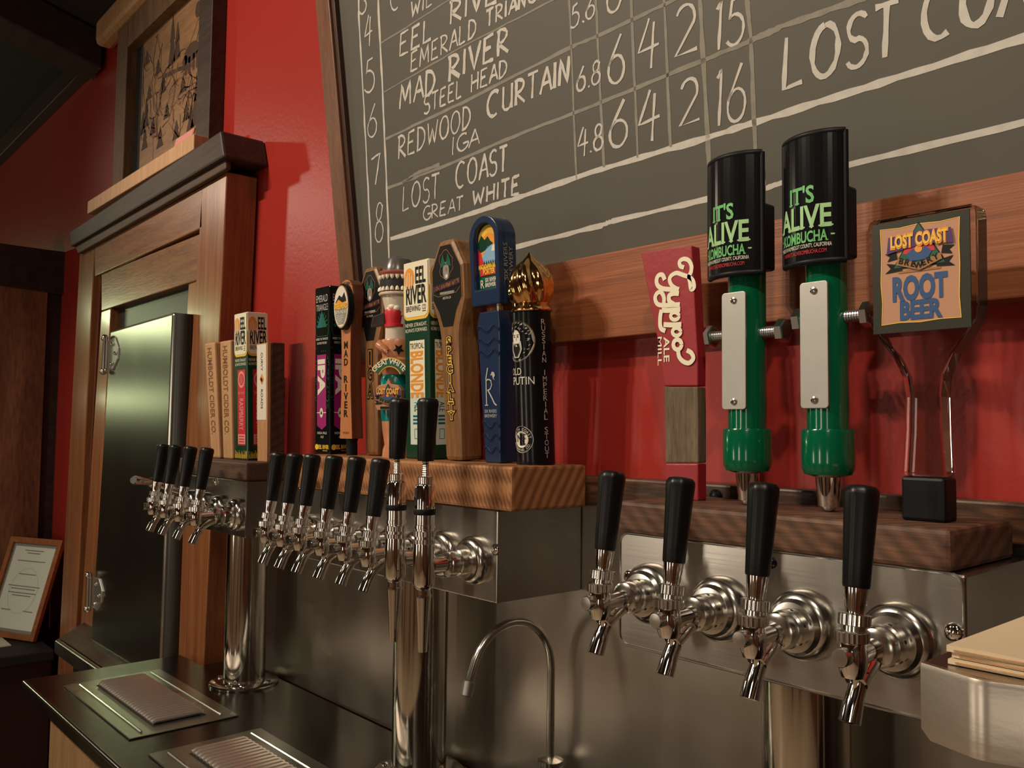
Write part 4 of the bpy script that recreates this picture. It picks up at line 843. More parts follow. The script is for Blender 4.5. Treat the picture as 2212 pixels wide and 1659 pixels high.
# --- oak coffins
def coffin(label, x, lean, word, v0, v1, two, y=.842, k=1.0):
    t = handle(label, x, y, -.047, lean); t.scale = (k, k, k)
    R = [(.0, .0215), (.10, .0225), (.190, .0235), (.208, .0265), (.225, .0325), (.247, .0420), (.300, .0425), (.342, .0185)]
    pts = [(h, v) for v, h in R] + [(-h, v) for v, h in reversed(R)]
    body(t, pts, .042, 'oak', .007)
    D = [(.207, .0125), (.231, .0215), (.251, .0355), (.296, .0355), (.333, .0130)]
    def dp(e): return [(h + e, v + (e if v > .32 else -e if v < .21 else 0)) for v, h in D] + [(-h - e, v + (e if v > .32 else -e if v < .21 else 0)) for v, h in reversed(D)]
    b = MB(); b.poly(F0, dp(.0012), 2, .0003); b.poly(F0, dp(0), 0, .0007)
    # hop-topped creature crest above a two-line ribbon
    hal = [(.016 * math.cos(a * .35) * (1 + .22 * math.sin(a * 1.9)), .303 + .023 * math.sin(a * .35)) for a in range(18)]
    b.ribbon(F0, hal, .0008, 2, .0010, closed=True)
    b.disc(F0, 0, .293, .0078, .0140, 3, .0010); b.disc(F0, .001, .296, .0025, .0035, 2, .0013); b.disc(F0, .0015, .285, .003, .003, 5, .0013)
    for s in (-1, 1): b.poly(F0, [(0, .303), (s * .0135, .299), (s * .011, .309), (s * .007, .319), (s * .003, .311)], 4, .0012); b.poly(F0, [(s * .003, .309), (s * .007, .309), (s * .006, .321)], 4, .0014)
    b.poly(F0, [(-.034, .262), (.034, .270), (.034, .280), (.0, .276), (-.034, .272)], 1, .0012); b.poly(F0, [(-.031, .2645), (.031, .2715), (.031, .2785), (-.031, .2705)], 2, .0015)
    b.text('REDWOOD CURTAIN', F0, 0, .2660, .0092, .060, mi=1, n=.0019, bold=.03, rot=.09)
    b.rect(F0, -.017, .019, .2575, .2615, 3, .0012); b.ribbon(F0, [(-.034, .260), (-.022, .255), (.024, .258), (.034, .266)], .0007, 2, .0012)
    b.text('ARCATA, CA', F0, 0, .2500, .0036, .021, mi=5, n=.0012)
    part(t, 'decal', b, ['ink', 'plum', 'bronze', 'grey_ink', 'leaf', 'white'])
    b = MB(); n = len(word); h = (v0 - v1) / n
    q = 1 if two else .8; hs = h * (.80 if two else .84)
    b.stack(word, F0, 0, v0, v1, hs, .0135, 0, .0006, .17 * q); b.stack(word, F0, 0, v0, v1, hs, .0135, 1, .0010, .095 * q); b.stack(word, F0, 0, v0, v1, hs, .0135, 2, .0014, .012)
    part(t, 'stacked_letters', b, ['ink', 'yellow' if two else 'bronze', 'plum' if two else 'ink'])
coffin('coffin-shaped oak tap handle with a black decal, left of the open-mouthed shark handle', -1.374, .030, 'IGA', .190, .104, False, .874, 1.03)
coffin('coffin-shaped oak tap handle with gold-edged stacked letters, left of the blue handle', -1.084, .066, 'SPECIALTY', .192, .063, True, .842, 1.025)
# --- shark swallowing a swimmer
t = handle('open-mouthed grey and white shark tap handle, left of a cream-topped green one', -1.2600, .838, -.047, .02); t.scale = (1.06, 1.06, 1.015); t.rotation_euler = (.02, 0, math.radians(28))
b = MB(); b.lathe([(.0003, .349), (.010, .348), (.021, .342), (.025, .332), (.0275, .322), (.0280, .316)], (0, .026, 0), seg=30); part(t, 'snout', b, 'shark_grey', 'dark grey snout')
b = MB(); b.lathe([(.0280, .3162), (.0283, .314), (.0280, .306), (.0265, .292), (.0270, .284), (.0258, .274), (.0235, .264), (.0215, .255), (.0205, .244)], (0, .026, 0), seg=30); hd = part(t, 'jaws', b, 'shark_white', 'pale jaws')
b = MB(); fm = Cyl((0, .026, 0), .0282, -.12); W2 = .030
mo = [(-.027, .312), (.027, .312), (.0285, .300), (.026, .284), (-.026, .284), (-.0285, .300)]
def grid(b, u0, u1, v0, v1, mi, n): b.rect(fm, u0, u1, v0, v1, mi, n, 10)
grid(b, -.0285, .0285, .283, .3175, 0, .0012); grid(b, -.026, .026, .2865, .3115, 1, .0020)
b.tube([fm.P(u, .3185, .001) for u in [-.029 + .0058 * i for i in range(11)]], .0028, 8, 0); b.tube([fm.P(u, .2815, .001) for u in [-.029 + .0058 * i for i in range(11)]], .0030, 8, 2)
part(hd, 'mouth', b, ['gum', 'mouth', 'shark_white'])
b = MB()
for i in range(7):
    u = -.024 + .008 * i
    for v, s in ((.3125, -1), (.2862, 1)):
        p = fm.P(u, v, .0022); b.lathe([(.0033, 0), (.0032, .003), (.0021, .0058), (.0003, .0075)], p, (0, -.05, s), 10)
part(hd, 'teeth', b, 'cream')
b = MB()
for s in (-1, 1): b.ball((s * .0265, .020, .325), .0035, 0, 10, 6)
part(hd, 'eyes', b, 'black_gloss')
b = MB(); b.hexa([(-.016, .006, .250), (-.030, -.006, .242), (-.034, -.006, .222), (-.016, .006, .226)], [(-.014, .012, .250), (-.030, .000, .242), (-.034, .000, .222), (-.014, .012, .226)]); part(t, 'fin', b, 'shark_grey', bevel=.002)
b = MB(); b.ball((.0, .010, .259), .0085, sc=(1.1, 1, .8)); b.ball((.007, .009, .256), .0065); b.ball((-.006, .010, .255), .006); part(t, 'foam', b, 'cream')
b = MB(); b.lathe([(.0150, .254), (.0165, .250), (.0150, .238), (.0140, .230), (.0165, .229), (.0165, .224), (.0130, .223)], (-.001, .016, 0), seg=24); part(t, 'red_shorts', b, 'red', 'glossy red shorts'); 
b = MB(); b.lathe([(.0205, .246), (.0195, .225), (.0180, .200)], (0, .028, 0), seg=28); b.lathe([(.0185, .2235), (.0185, .200)], (.0, .021, 0), seg=24); part(t, 'throat', b, 'shark_white')
b = MB(); b.lathe([(.0265, .203), (.0275, .201), (.0270, .185), (.0250, .172), (.0285, .168), (.0290, .155), (.0240, .142)], (0, .026, 0), seg=28); part(t, 'torso', b, 'skin', 'tan torso')
b = MB(); b.tube([(-.026, .014, .198), (-.020, .000, .192), (-.010, -.003, .186), (-.004, -.002, .181)], [.0055, .0070, .0072, .005], 12)
for k in range(4): b.tube([(-.013 + .003 * k, -.008, .190 - .002 * k), (-.009 + .003 * k, -.0095, .184 - .002 * k)], .0022, 8)
part(t, 'fist', b, 'skin', 'tan fist')
b = MB(); st = [(.010 * (1 if i % 2 else .42) * math.cos(i * math.pi / 5 + math.pi / 2), .185 + .010 * (1 if i % 2 else .42) * math.sin(i * math.pi / 5 + math.pi / 2)) for i in range(10)]
b.poly(Cyl((0, .026, 0), .0275, .55), st, 0, .0006); part(t, 'star_mark', b, 'ink')
b = MB(); b.lathe([(.0240, .1425), (.0270, .135), (.0280, .115), (.0270, .085), (.0260, .070), (.0250, .062)], (0, .026, 0), seg=28); part(t, 'trunks', b, 'teal_resin', 'shiny teal swim trunks')
b = MB(); b.lathe([(.0250, .0625), (.0235, .045), (.0200, .022), (.0230, .012), (.0240, 0)], (0, .026, 0), seg=26); part(t, 'legs', b, 'skin', 'tan legs')
fs = Frame((.006, -.012, .150)); b = MB(); A = [math.radians(150 - 12 * i) for i in range(11)]
b.prism(fs, [(.036 * math.cos(a), -.022 + .042 * math.sin(a)) for a in reversed(A)] + [(.022 * math.cos(a), -.022 + .026 * math.sin(a)) for a in A], -.004, 0); sg = part(t, 'arched_sign', b, 'yellow', 'arched green and gold sign')
b = MB(); b.poly(fs, [(.0345 * math.cos(a), -.022 + .0402 * math.sin(a)) for a in reversed(A)] + [(.0235 * math.cos(a), -.022 + .0278 * math.sin(a)) for a in A], 0, .0006); b.arc('GREAT WHITE', fs, 0, -.022, .031, .0085, math.pi / 2, 1.75, 1, .0011, .02); part(sg, 'sign_lettering', b, ['leaf', 'cream'])
LCM = ['tan_print', 'purple_ink', 'leaf', 'red', 'yellow', 'ink', 'blue_ink', 'orange', 'bronze']
def crest(b, f, cu, cv, k, n=.001):
    """green triangle, sunset and two lettered ribbons"""
    q = lambda P: [(cu + x * k, cv + y * k) for x, y in P]
    b.poly(f, q([(-.95, -.55), (.95, -.55), (0, 1.05)]), 5, n); b.poly(f, q([(-.88, -.50), (.88, -.50), (0, .98)]), 2, n + .0003)
    b.poly(f, q([(.55 * math.cos(a * .2618), -.05 + .42 * math.sin(a * .2618)) for a in range(13)]), 3, n + .0006); b.poly(f, q([(-.42, -.05), (-.2, .12), (0, -.02), (.22, .16), (.45, -.05), (.3, -.32), (-.3, -.32)]), 6, n + .0009)
    b.disc(f, cu, cv + .08 * k, .13 * k, None, 7, n + .0012, 16)
    for s in (-1, 1): b.poly(f, q([(s * .55, -.42), (s * 1.15, -.30), (s * 1.0, -.5), (s * 1.2, -.66), (s * .6, -.62)]), 5, n + .0002); b.poly(f, q([(s * .8, .1), (s * 1.2, .05), (s * 1.02, -.08), (s * 1.12, -.24), (s * .75, -.18)]), 5, n + .0002)
    band = [(-1.12, .02), (-1.05, .62), (-.5, .64), (0, .72), (.5, .70), (1.1, .66), (1.18, .12), (.6, .20), (0, .20), (-.6, .12)]
    b.poly(f, q(list(reversed(band))), 1, n + .0015); b.text('LOST COAST', f, cu + .02 * k, cv + .20 * k, .44 * k, 2.0 * k, mi=7, n=n + .0019, bold=.07); b.text('LOST COAST', f, cu + .02 * k, cv + .23 * k, .38 * k, 1.94 * k, mi=4, n=n + .0023, bold=.03)
    b.poly(f, q([(-.72, -.18), (.02, -.42), (.74, -.16), (.80, -.38), (.03, -.68), (-.78, -.40)][::-1]), 8, n + .0016)
    for i, ch in enumerate('BREWERY'): x = (i - 3) / 3.0; b.text(ch, f, cu + x * .62 * k, cv + (-.60 + .22 * abs(x)) * k, .20 * k, None, mi=5, n=n + .002, bold=.03, rot=.33 * (1 if x > 0 else -1 if x < 0 else 0))
fe = Frame((.004, -.012, .107)); b = MB(); b.prism(fe, [(-.020, -.026), (.020, -.026), (.023, -.020), (.024, .008), (.018, .016), (.005, .018), (0, .028), (-.005, .018), (-.018, .016), (-.024, .008), (-.023, -.020)], -.012, 0); em = part(t, 'emblem', b, 'tan_print', 'tan-edged emblem', .001)
b = MB(); crest(b, fe, 0, -.003, .0205); b.rect(fe, -.014, .014, -.024, -.020, 5, .001); part(em, 'emblem_print', b, LCM)
# --- blue two-part handle with an arched picture
t = handle('tall navy blue tap handle with an arched sunset picture on top', -.992, .845, -.047, .060)
pts = [(.0175, 0), (.0260, .207), (.0245, .228), (-.020, .228), (-.0260, .210), (-.0175, 0)]
body(t, [(-.0175, 0)] + pts[:5], .036, 'navy', .002)
for v in (.200, .181, .1635, .0555, .0375, .0185):
    b = MB(); hw = .0175 + .0085 * v / .207 - .0005; b.ribbon(F0, [(-hw + 2 * hw * i / 24, v + .0042 * math.sin(i / 24 * 9.4 + .6)) for i in range(25)], .0034, 0, .0004)
    b.tube([F0.P(-hw + 2 * hw * i / 24, v + .0026 + .0042 * math.sin(i / 24 * 9.4 + .6), .0002) for i in range(25)], .0012, 6, 1)
    part(t, 'wave_groove', b, ['navy_deep', 'navy'])
b = MB(); b.ribbon(F0, [(-.0035, .143), (-.008, .128), (-.0085, .105), (-.0085, .088)], .0022, 0, .001); b.ribbon(F0, [(-.0095, .122), (-.004, .126), (.003, .124), (.0045, .117), (.001, .111), (-.006, .109)], .0020, 0, .001); b.ribbon(F0, [(-.004, .109), (.004, .098), (.010, .089), (.0145, .0865)], .0026, 0, .001); b.ribbon(F0, [(-.0125, .087), (-.005, .087)], .0016, 0, .001)
b.poly(F0, [(.002, .131), (.006, .137), (.011, .136), (.013, .131), (.0095, .127), (.0125, .124), (.0085, .126), (.006, .132)][::-1], 0, .001)
b.text('SIX RIVERS', F0, 0, .0755, .0048, .028, mi=0); b.text('BREWERY', F0, 0, .0685, .0048, .028, mi=0); part(t, 'silver_logo', b, 'silver')
b = MB(); b.lathe([(.0055, .222), (.0055, .242)], (.004, .020, 0), seg=18); part(t, 'stem', b, 'satin', 'steel stem')
hw = .0345; AR = [(hw * math.cos(i * math.pi / 16), .3375 + hw * math.sin(i * math.pi / 16)) for i in range(17)]
outer = [(-hw * .93, .237), (hw * .93, .237)] + AR
b = MB(); b.prism(F0, outer, -.032, -.006); up = part(t, 'arched_head', b, 'navy', bevel=.003)
iw = .0245; IN = [(iw * math.cos(i * math.pi / 16), .3365 + iw * math.sin(i * math.pi / 16)) for i in range(17)]
b = MB()                                             # raised rim round the picture
inn = [(-iw, .262), (iw, .262)] + IN
k = len(outer); vs = [F0.P(u, v, .004) for u, v in outer] + [F0.P(u, v, .004) for u, v in inn] + [F0.P(u, v, -.0065) for u, v in outer] + [F0.P(u, v, -.0065) for u, v in inn]
fsx = []
for i in range(k): j = (i + 1) % k; fsx += [(i, j, j + k, i + k), (j, i, i + 2 * k, j + 2 * k), (i + k, j + k, j + 3 * k, i + 3 * k)]
b.add(vs, fsx); part(up, 'rim', b, 'navy', bevel=.0015)
b = MB(); n0 = -.0055; b.poly(F0, inn, 2, n0)
b.poly(F0, [(-iw * .9, .288), (iw * .95, .288)] + [(x * .93, .3365 + (y - .3365) * .93) for x, y in IN], 0, n0 + .0004); b.poly(F0, [(-iw * .9, .315), (iw * .92, .315), (iw * .88, .340), (0, .348), (-iw * .9, .335)], 1, n0 + .0007)
b.poly(F0, [(-iw * .9, .335), (-iw * .6, .345), (-iw * .3, .337), (0, .342), (.006, .334), (.012, .330), (-iw * .2, .322), (-iw * .9, .318)][::-1], 3, n0 + .0010); b.poly(F0, [(-iw * .8, .300), (iw * .92, .300), (iw * .92, .329), (0, .327), (-iw * .4, .318)], 4, n0 + .0010)
b.poly(F0, [(.008, .318), (.019, .318), (.021, .330), (.010, .326)], 5, n0 + .0013); b.poly(F0, [(-iw * .95, .298), (-iw * .35, .298), (-iw * .7, .318), (-iw * .95, .325)], 6, n0 + .0013)
for q in range(7): b.poly(F0, [(-.012 + q * .005, .298), (-.006 + q * .005, .298), (-.009 + q * .005, .306)], 3, n0 + .0013)
b.poly(F0, [(-iw * .8, .283), (iw * .98, .283), (iw * .98, .293), (-iw * .8, .293)], 6, n0 + .0016)
b.text('MACADAMIA NUT', F0, 0, .2935, .0065, iw * 1.8, mi=7, n=n0 + .0022, bold=.04, rot=.02); b.text('PORTER', F0, .002, .2850, .0072, iw * 1.15, mi=7, n=n0 + .0022, bold=.04)
b.text('SIX RIVERS', F0, .006, .2730, .0058, iw * 1.15, mi=5, n=n0 + .0016, bold=.02); b.text('BREWERY', F0, .006, .2655, .0058, iw * 1.15, mi=5, n=n0 + .0016, bold=.02); b.text('R', F0, -.015, .2645, .0125, .008, mi=5, n=n0 + .0016)
part(up, 'picture', b, ['yellow', 'orange', 'leaf', 'eel_green', 'sky', 'white', 'red', 'yellow'])
b = MB(); fx = Frame((hw, .015, 0), (0, 1, 0)); b.text('SIX RIVERS', fx, -.003, .272, .0075, .055, 'L', 0, .0008, rot=math.pi / 2); b.text('BREWERY', fx, .0075, .272, .0075, .050, 'L', 0, .0008, rot=math.pi / 2); part(up, 'side_lettering', b, 'grey_ink')
# --- black cylinder with a golden onion dome
t = handle('black cylinder tap handle with a golden onion dome at the end of the beam', -.920, .866, -.047, .055)
R = .0282; b = MB(); b.lathe([(R, 0), (R, .222)], seg=56); part(t, 'cylinder', b, 'black_gloss', bevel=.001)
b = MB(); b.lathe([(.030, .222), (.0310, .224), (.030, .227), (.0265, .230), (.0265, .234)], seg=40)
prof = [(.0250, .234), (.0285, .240), (.0315, .250), (.0325, .260), (.0310, .271), (.0270, .281), (.0195, .290), (.0105, .297), (.0045, .304), (.0003, .310)]
b.lathe(prof, seg=96, mod=lambda a, h: 1 + .085 * (1 - abs((h - .262) / .05) ** 2 if abs(h - .262) < .05 else 0) * math.cos(8 * a + (h - .234) * 55)); part(t, 'onion_dome', b, 'gold', 'golden fluted onion dome')
cf = Cyl((0, 0, 0), R, -.08); b = MB(); pv = .179
b.disc(cf, 0, pv, .030, .0300, 4, .0003, 40); b.disc(cf, 0, pv, .0288, .0288, 1, .0006, 40)
rr = random.Random(8)
for k in range(40): a = rr.uniform(0, 6.28); r = rr.uniform(.016, .026); b.ribbon(cf, [(r * math.cos(a), pv + r * math.sin(a)), (r * math.cos(a) + .003, pv + r * math.sin(a) + .001)], .0009, 2, .0008)
b.poly(cf, [(-.015 + .0, pv - .022), (.015, pv - .022), (.018, pv - .004), (.014, pv + .016), (.006, pv + .024), (-.006, pv + .024), (-.014, pv + .016), (-.018, pv - .004)], 0, .0010)
b.disc(cf, 0, pv + .004, .0078, .0120, 3, .0013, 20); b.poly(cf, [(-.009, pv + .0), (-.004, pv - .003), (.004, pv - .003), (.009, pv), (.0105, pv - .012), (.005, pv - .024), (-.005, pv - .024), (-.0105, pv - .012)][::-1], 2, .0016); b.poly(cf, [(-.006, pv - .004), (.006, pv - .004), (.007, pv - .012), (.002, pv - .022), (-.002, pv - .022), (-.007, pv - .012)][::-1], 0, .0019)
for s in (-1, 1): b.disc(cf, s * .0034, pv + .0062, .0016, .0010, 0, .0016, 10); b.ribbon(cf, [(s * .0016, pv + .0088), (s * .0058, pv + .0088)], .0009, 0, .0016)
b.ribbon(cf, [(0, pv + .006), (.0006, pv + .0005)], .0011, 2, .0016)
b.text('OLD', cf, -.004, .1305, .0098, .024, mi=3, n=.0008); b.text('RASPUTIN', cf, -.004, .1165, .0110, .062, mi=3, n=.0008)
part(t, 'front_print', b, ['ink', 'grey_ink', 'silver', 'white', 'bronze'])
b = MB(); b.stack('RUSSIAN IMPERIAL STOUT', cf, .0425, .210, .010, .0078, .0065, 0, .0008); part(t, 'side_lettering', b, 'silver')
b = MB(); b.disc(cf, .004, .038, .0192, None, 0, .0004, 36); b.disc(cf, .004, .038, .0182, None, 1, .0007, 36); b.disc(cf, .004, .038, .0120, None, 0, .0010, 30)
b.arc('NORTH COAST', cf, .004, .038, .0130, .0036, math.pi / 2, 2.7, 0, .0011); b.arc('BREWING CO.', cf, .004, .038, .0168, .0036, -math.pi / 2, 2.3, 0, .0011, flip=True)
b.text('N', cf, .0005, .0345, .0105, .0085, mi=1, n=.0014); b.text('C', cf, .0085, .0305, .0105, .0070, mi=1, n=.0017); part(t, 'roundel', b, ['white', 'ink'])
# --- plain pale sticks
def cider(label, x, y, lean):
    t = handle(label, x, y, -.070, lean); body(t, rectpts(.052, 0, .274, .060), .030, 'pale_wood', .004)
    b = MB(); b.text('HUMBOLDT CIDER CO.', F0, -.012, .262, .023, .205, 'L', 0, .0006, .01, rot=RD); part(t, 'branded_lettering', b, 'brown_ink')
cider('plain pale wood stick tap handle, leftmost on the far left tower', -2.008, .845, .085); cider('plain pale wood stick tap handle, next to the cream-topped green one with a red label', -1.938, .845, .055)
t = handle('wooden tap handle with a white label and orange diamond, right-hand on the far left tower', -1.760, .845, -.070, .03)
body(t, rectpts(.046, 0, .256, .054), .008, 'strip_wood', .001, 'front_strip'); body(t, rectpts(.047, 0, .2565, .055), .040, 'walnut_z', .002, 'back_block', .0082, 'dark brown back block')
b = MB(); b.rect(F0, -.0235, .021, .090, .2535, 0, .0005); b.text('CURVY', F0, -.004, .236, .0085, .040, 'L', 1, .001, rot=RD); b.text('ROADS', F0, -.004, .156, .0085, .042, 'L', 1, .001, rot=RD); b.poly(F0, [(-.010, .178), (0, .166), (.010, .178), (0, .190)], 2, .001); b.poly(F0, [(-.006, .178), (0, .171), (.006, .176), (-.002, .183)], 1, .0014); part(t, 'paper_label', b, ['white', 'ink', 'orange'], 'white paper label')
# --- red axe handle
gz = -.080; gx = -.655; gy = .862
def gp(u, v): p = at(u, v, gy); return (p.x - gx, p.z - gz)
t = handle('red-painted axe-shaped tap handle with white script and a bare wood band', gx, gy, gz, 0)
def gpart(L, Rr, m, name, label=None):
    P = [gp(*q) for q in L] + [gp(*q) for q in reversed(Rr)]; P = [(u, max(v, 0)) for u, v in P]; body(t, P, .017, m, .0015, name, label=label)
gpart([(1384, 545), (1394, 600), (1411, 690), (1427, 770), (1434, 834)], [(1494, 530), (1498, 600), (1503, 700), (1507, 770), (1507, 834)], 'gyppo', 'head')
gpart([(1434.5, 835.5), (1436, 900), (1437, 1000)], [(1507, 835.5), (1508, 900), (1508, 1000)], 'grey_wood', 'bare_band', 'bare weathered wood band')
gpart([(1437, 1001.5), (1437, 1090)], [(1508, 1001.5), (1508, 1090)], 'gyppo', 'butt')
b = MB()
sn = [0]
def gs(pts, w): sn[0] += 1; b.ribbon(F0, [gp(1380 + x / 5.1875, 520 + y / 5.1875) for x, y in pts], w, 0, .0006 + .00012 * sn[0], wv=.0)
def sm(P, n=5):                                     # smooth a rough stroke
    out = []
    for i in range(len(P) - 1):
        p0, p1, p2, p3 = P[max(i - 1, 0)], P[i], P[i + 1], P[min(i + 2, len(P) - 1)]
        for k in range(n):
            s = k / n; out.append(tuple(.5 * (2 * p1[j] + (p2[j] - p0[j]) * s + (2 * p0[j] - 5 * p1[j] + 4 * p2[j] - p3[j]) * s * s + (3 * p1[j] - p0[j] - 3 * p2[j] + p3[j]) * s ** 3) for j in (0, 1)))
    return out + [P[-1]]
gs(sm([(510, 300), (470, 285), (460, 235), (505, 205), (560, 220), (592, 280), (588, 350), (565, 400), (575, 460), (590, 545), (622, 520), (610, 450), (570, 410), (500, 385), (430, 362), (375, 385), (348, 430), (365, 490), (410, 530), (455, 545)]), .0055)
gs(sm([(295, 440), (270, 385), (225, 390), (203, 440), (215, 500), (265, 535), (340, 545), (450, 548)]), .0060)
gs(sm([(285, 700), (285, 630), (250, 575), (205, 595), (188, 650), (215, 710), (280, 725), (380, 720), (465, 715)]), .0058)
gs(sm([(455, 592), (390, 592), (345, 620), (350, 680), (400, 715)]), .0063)
gs(sm([(262, 780), (340, 782), (470, 770)]), .0063); gs([(410 + 46 * math.cos(i * .3307), 845 + 42 * math.sin(i * .3307)) for i in range(20)], .0050)
gs(sm([(262, 775), (248, 850), (246, 940), (262, 990), (305, 1010)]), .0060); gs(sm([(285, 940), (380, 945), (485, 940)]), .0063); gs([(432 + 46 * math.cos(i * .3307), 1022 + 44 * math.sin(i * .3307)) for i in range(20)], .0050)
gs([(442 + 46 * math.cos(i * .3307), 1165 + 56 * math.sin(i * .3307)) for i in range(20)], .0056); gs(sm([(450, 1225), (462, 1300), (510, 1355), (575, 1370), (620, 1320), (600, 1260), (548, 1228)]), .0058)
p, q = gp(1380 + 285 / 5.1875, 520 + 1080 / 5.1875), gp(1380 + 300 / 5.1875, 520 + 1360 / 5.1875)
b.text('ALE', F0, p[0], p[1], .0085, p[1] - q[1], 'L', 0, .0008, .02, rot=RD); p, q = gp(1380 + 218 / 5.1875, 520 + 1080 / 5.1875), gp(1380 + 232 / 5.1875, 520 + 1400 / 5.1875); b.text('MILL', F0, p[0], p[1], .0060, p[1] - q[1], 'L', 0, .0008, .01, rot=RD)
part(t, 'white_script', b, 'cream')
# --- two green pipe handles joined by long bolts
def slab(b, s, f, u, v, h, w, mi):
    """lettering with short slab serifs at head and foot"""
    b.text(s, f, u, v, h, w, mi=mi, n=.0008, bold=.025)
    vs, fs_ = glyphs(s, .025); x0 = min(a for a, c in vs); x1 = max(a for a, c in vs); k = w / (x1 - x0); th = h * .07; x = 0
    foot = sorted(a for a, c in vs if c < .02 and c > -.1); grp = []
    for a in foot:
        if grp and a - grp[-1][-1] < .12: grp[-1].append(a)
        else: grp.append([a])
    for g_ in grp:
        if g_[-1] - g_[0] > .45: continue
        c = u + ((g_[0] + g_[-1]) / 2 - (x0 + x1) / 2) * k; hw = (g_[-1] - g_[0]) * k / 2 + h * .07; b.rect(f, c - hw, c + hw, v, v + th, mi, .0009)
def kombucha(label, x, y, z):
    t = handle(label, x, y, z, 0)
    b = MB(); b.lathe([(.0215, .086), (.0215, .385)], seg=40); part(t, 'pipe', b, 'green')
    b = MB(); b.lathe([(.0150, .0365), (.0240, .039), (.0268, .045), (.0272, .052), (.0272, .084), (.0262, .0865), (.0215, .0868)], seg=44); part(t, 'pipe_cap', b, 'green')
    b = MB(); b.lathe([(.0040, 0), (.0060, .001), (.0070, .003), (.0070, .005), (.0105, .0055), (.0118, .018), (.0135, .036)], seg=30); part(t, 'ferrule', b, 'chrome')
    # curved sign in front of the pipe, held by a black saddle
    c = V3((-.004, .016, 0)); r0 = .050; b = MB(); n = 18; A = [-.82 + 1.64 * i / n for i in range(n + 1)]; z0, z1 = .262, .398
    P = lambda a, r, h: c + V3((math.sin(a) * r, -math.cos(a) * r, h))
    vs = []
    for a in A: vs += [P(a, r0, z0), P(a, r0, z1), P(a, r0 - .005, z1), P(a, r0 - .005, z0)]
    fs = [(0, 1, 2, 3), (4 * n, 4 * n + 3, 4 * n + 2, 4 * n + 1)]
    for i in range(n):
        for k in range(4): fs.append((4 * i + k, 4 * i + 4 + k, 4 * i + 4 + (k + 1) % 4, 4 * i + (k + 1) % 4))
    b.add(vs, fs); sg = part(t, 'curved_sign', b, 'black_gloss', 'curved black sign')
    b = MB()
    for a in (A[0], A[-1]): b.tube([P(a, r0 - .0025, z0), P(a, r0 - .0025, z1)], .0035, 10)
    for h in (z0, z1): b.tube([P(a, r0 - .0025, h) for a in A], .0035, 10)
    part(sg, 'edge_trim', b, 'rubber')
    cf = Cyl(c, r0, -.12); b = MB()
    slab(b, "IT'S", cf, 0, .3245, .0172, .030, 0); slab(b, 'ALIVE', cf, 0, .2975, .0232, .064, 1); slab(b, 'KOMBUCHA', cf, 0, .2825, .0112, .056, 0)
    b.rect(cf, -.035, -.031, .288, .2895, 1); b.rect(cf, .031, .035, .288, .2895, 1)
    b.text('MADE IN HUMBOLDT COUNTY, CALIFORNIA', cf, 0, .2765, .0042, .064, mi=2); b.text('WWW.ITSALIVEKOMBUCHA.COM', cf, 0, .2700, .0042, .054, mi=3)
    part(sg, 'sign_lettering', b, ['green_ink', 'pale_green', 'white', 'red'])
    b = MB(); b.box(-.0255, .0255, -.020, .020, .268, .345); part(t, 'saddle', b, 'rubber', 'black saddle holding the sign', .003)
    # worn plate with two screws
    f = Frame((-.002, -.0225, 0)); b = MB(); b.prism(f, rrect(-.0165, .0155, .108, .2420, .004), -.002, .001); pl = part(t, 'plate', b, 'alu', 'worn aluminium plate', .0008)
    for v in (.117, .2325):
        b = MB(); p = f.P(.0, v, .001); b.lathe([(.0042, 0), (.0036, .0016), (.0015, .0024), (.0003, .0025)], p, (0, -1, 0), 16); b.rect(Frame(p + V3((0, -.0026, 0))), -.0022, .0022, -.0004, .0004, 1, 0); b.rect(Frame(p + V3((0, -.0026, 0))), -.0004, .0004, -.0022, .0022, 1, .0001); part(pl, 'screw', b, ['satin', 'dark'])
    return t
kx1, kx2, ky = at(1614, 800, .862).x, at(1787, 760, .862).x, .862
k1_ = kombucha('left one of the two tall green pipe tap handles with curved black signs', kx1, ky, -.080)
k2_ = kombucha('right one of the two tall green pipe tap handles with curved black signs', kx2, ky, -.080)
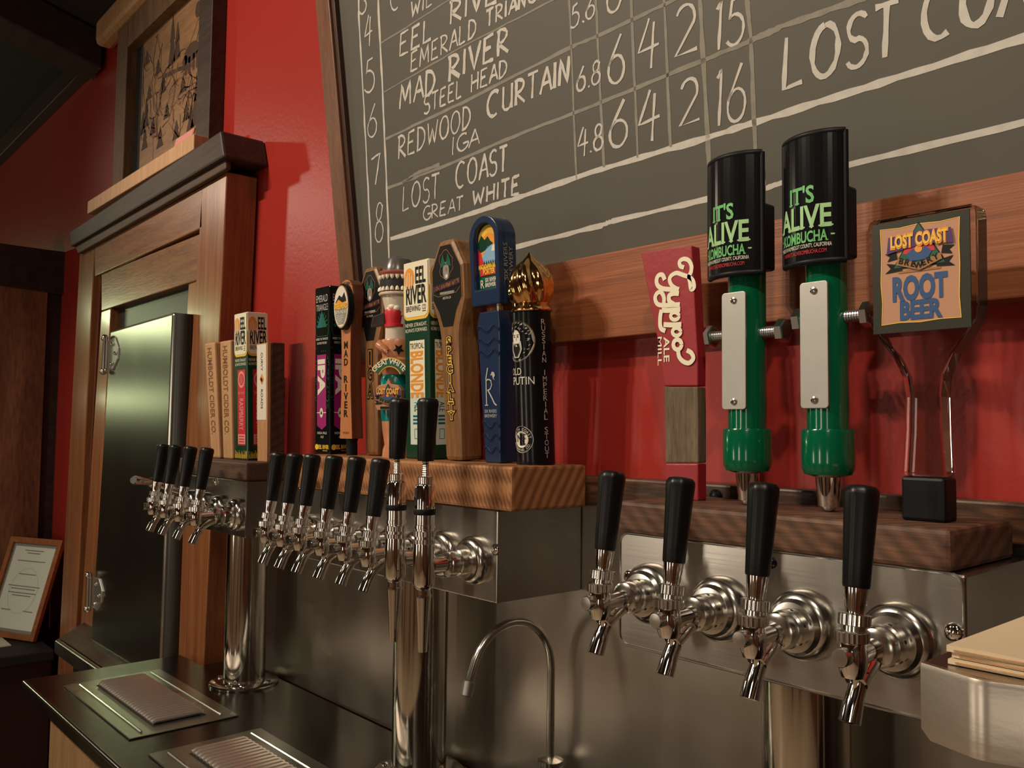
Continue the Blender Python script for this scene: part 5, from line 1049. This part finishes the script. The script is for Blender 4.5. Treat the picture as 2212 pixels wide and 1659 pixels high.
def bolt(t, x0, x1, v, head_left, head_right, nuts):
    b = MB(); N = int(abs(x1 - x0) / .0014)
    b.lathe([(.0058 + .0007 * (i % 2), x0 + (x1 - x0) * i / N) for i in range(N + 1)], (0, 0, v), (1, 0, 0), 18); bo = part(t, 'cross_bolt', b, 'zinc', 'long threaded zinc cross bolt')
    for x, w in head_left + head_right + nuts:
        b = MB(); b.lathe([(.0118, x), (.0136, x + .001), (.0136, x + w - .001), (.0118, x + w)], (0, 0, v), (1, 0, 0), 6, sm=False); part(bo, 'hex_nut', b, 'zinc')
g = (kx2 - kx1)
bolt(k1_, -.046, .044, .196, [(-.053, .008)], [], [(.041, .010)]); bolt(k2_, -.036, .042, .205, [(-.0365, .010)], [], [(.040, .009)])
# --- clear acrylic paddle
t = handle('clear acrylic paddle tap handle with a square brown label and black base', -.3565, .840, -.080, 0)
L_ = [(-.0205, .042), (-.0175, .085), (-.0165, .118), (-.0190, .138), (-.0280, .158), (-.0400, .174), (-.0490, .188), (-.0515, .200), (-.0520, .285), (-.0510, .293), (-.0470, .2965)]
pts = [(-u, v) for u, v in L_] + [(u, v) for u, v in reversed(L_)]
b = MB(); b.prism(F0, pts, -.026, 0); part(t, 'clear_paddle', b, 'acrylic', 'clear acrylic paddle', .004, seg=3)
b = MB(); b.prism(F0, rrect(-.0205, .0205, 0, .0415, .003), -.027, .002); part(t, 'base', b, 'rubber', 'black rubber base', .003)
b = MB(); b.prism(F0, rectpts(.092, .181, .291), -.001, .0012); lb = part(t, 'label_card', b, 'olive', 'dark bordered label')
b = MB(); n0 = .0014; wob = [(x * .95, .236 + (y - .236) * .955) for x, y in [(-.039, .187), (-.02, .1885), (.0, .1875), (.02, .189), (.0395, .1885), (.038, .21), (.039, .24), (.0385, .265), (.0395, .287), (.02, .2855), (0, .287), (-.02, .2855), (-.0395, .287), (-.0385, .26), (-.0395, .23), (-.038, .21)]]
b.poly(F0, wob, 0, n0); b.ribbon(F0, wob, .0008, 4, n0 + .0003, closed=True); crest(b, F0, 0, .258, .0275, n0 + .0004); b.rect(F0, -.020, .020, .2385, .2405, 8, n0 + .0006)
b.text('ROOT', F0, .0, .2125, .0215, .052, mi=6, n=n0 + .0006, bold=.05); b.text('BEER', F0, .001, .1935, .0165, .040, mi=6, n=n0 + .0006, bold=.05)
part(lb, 'label_print', b, LCM)
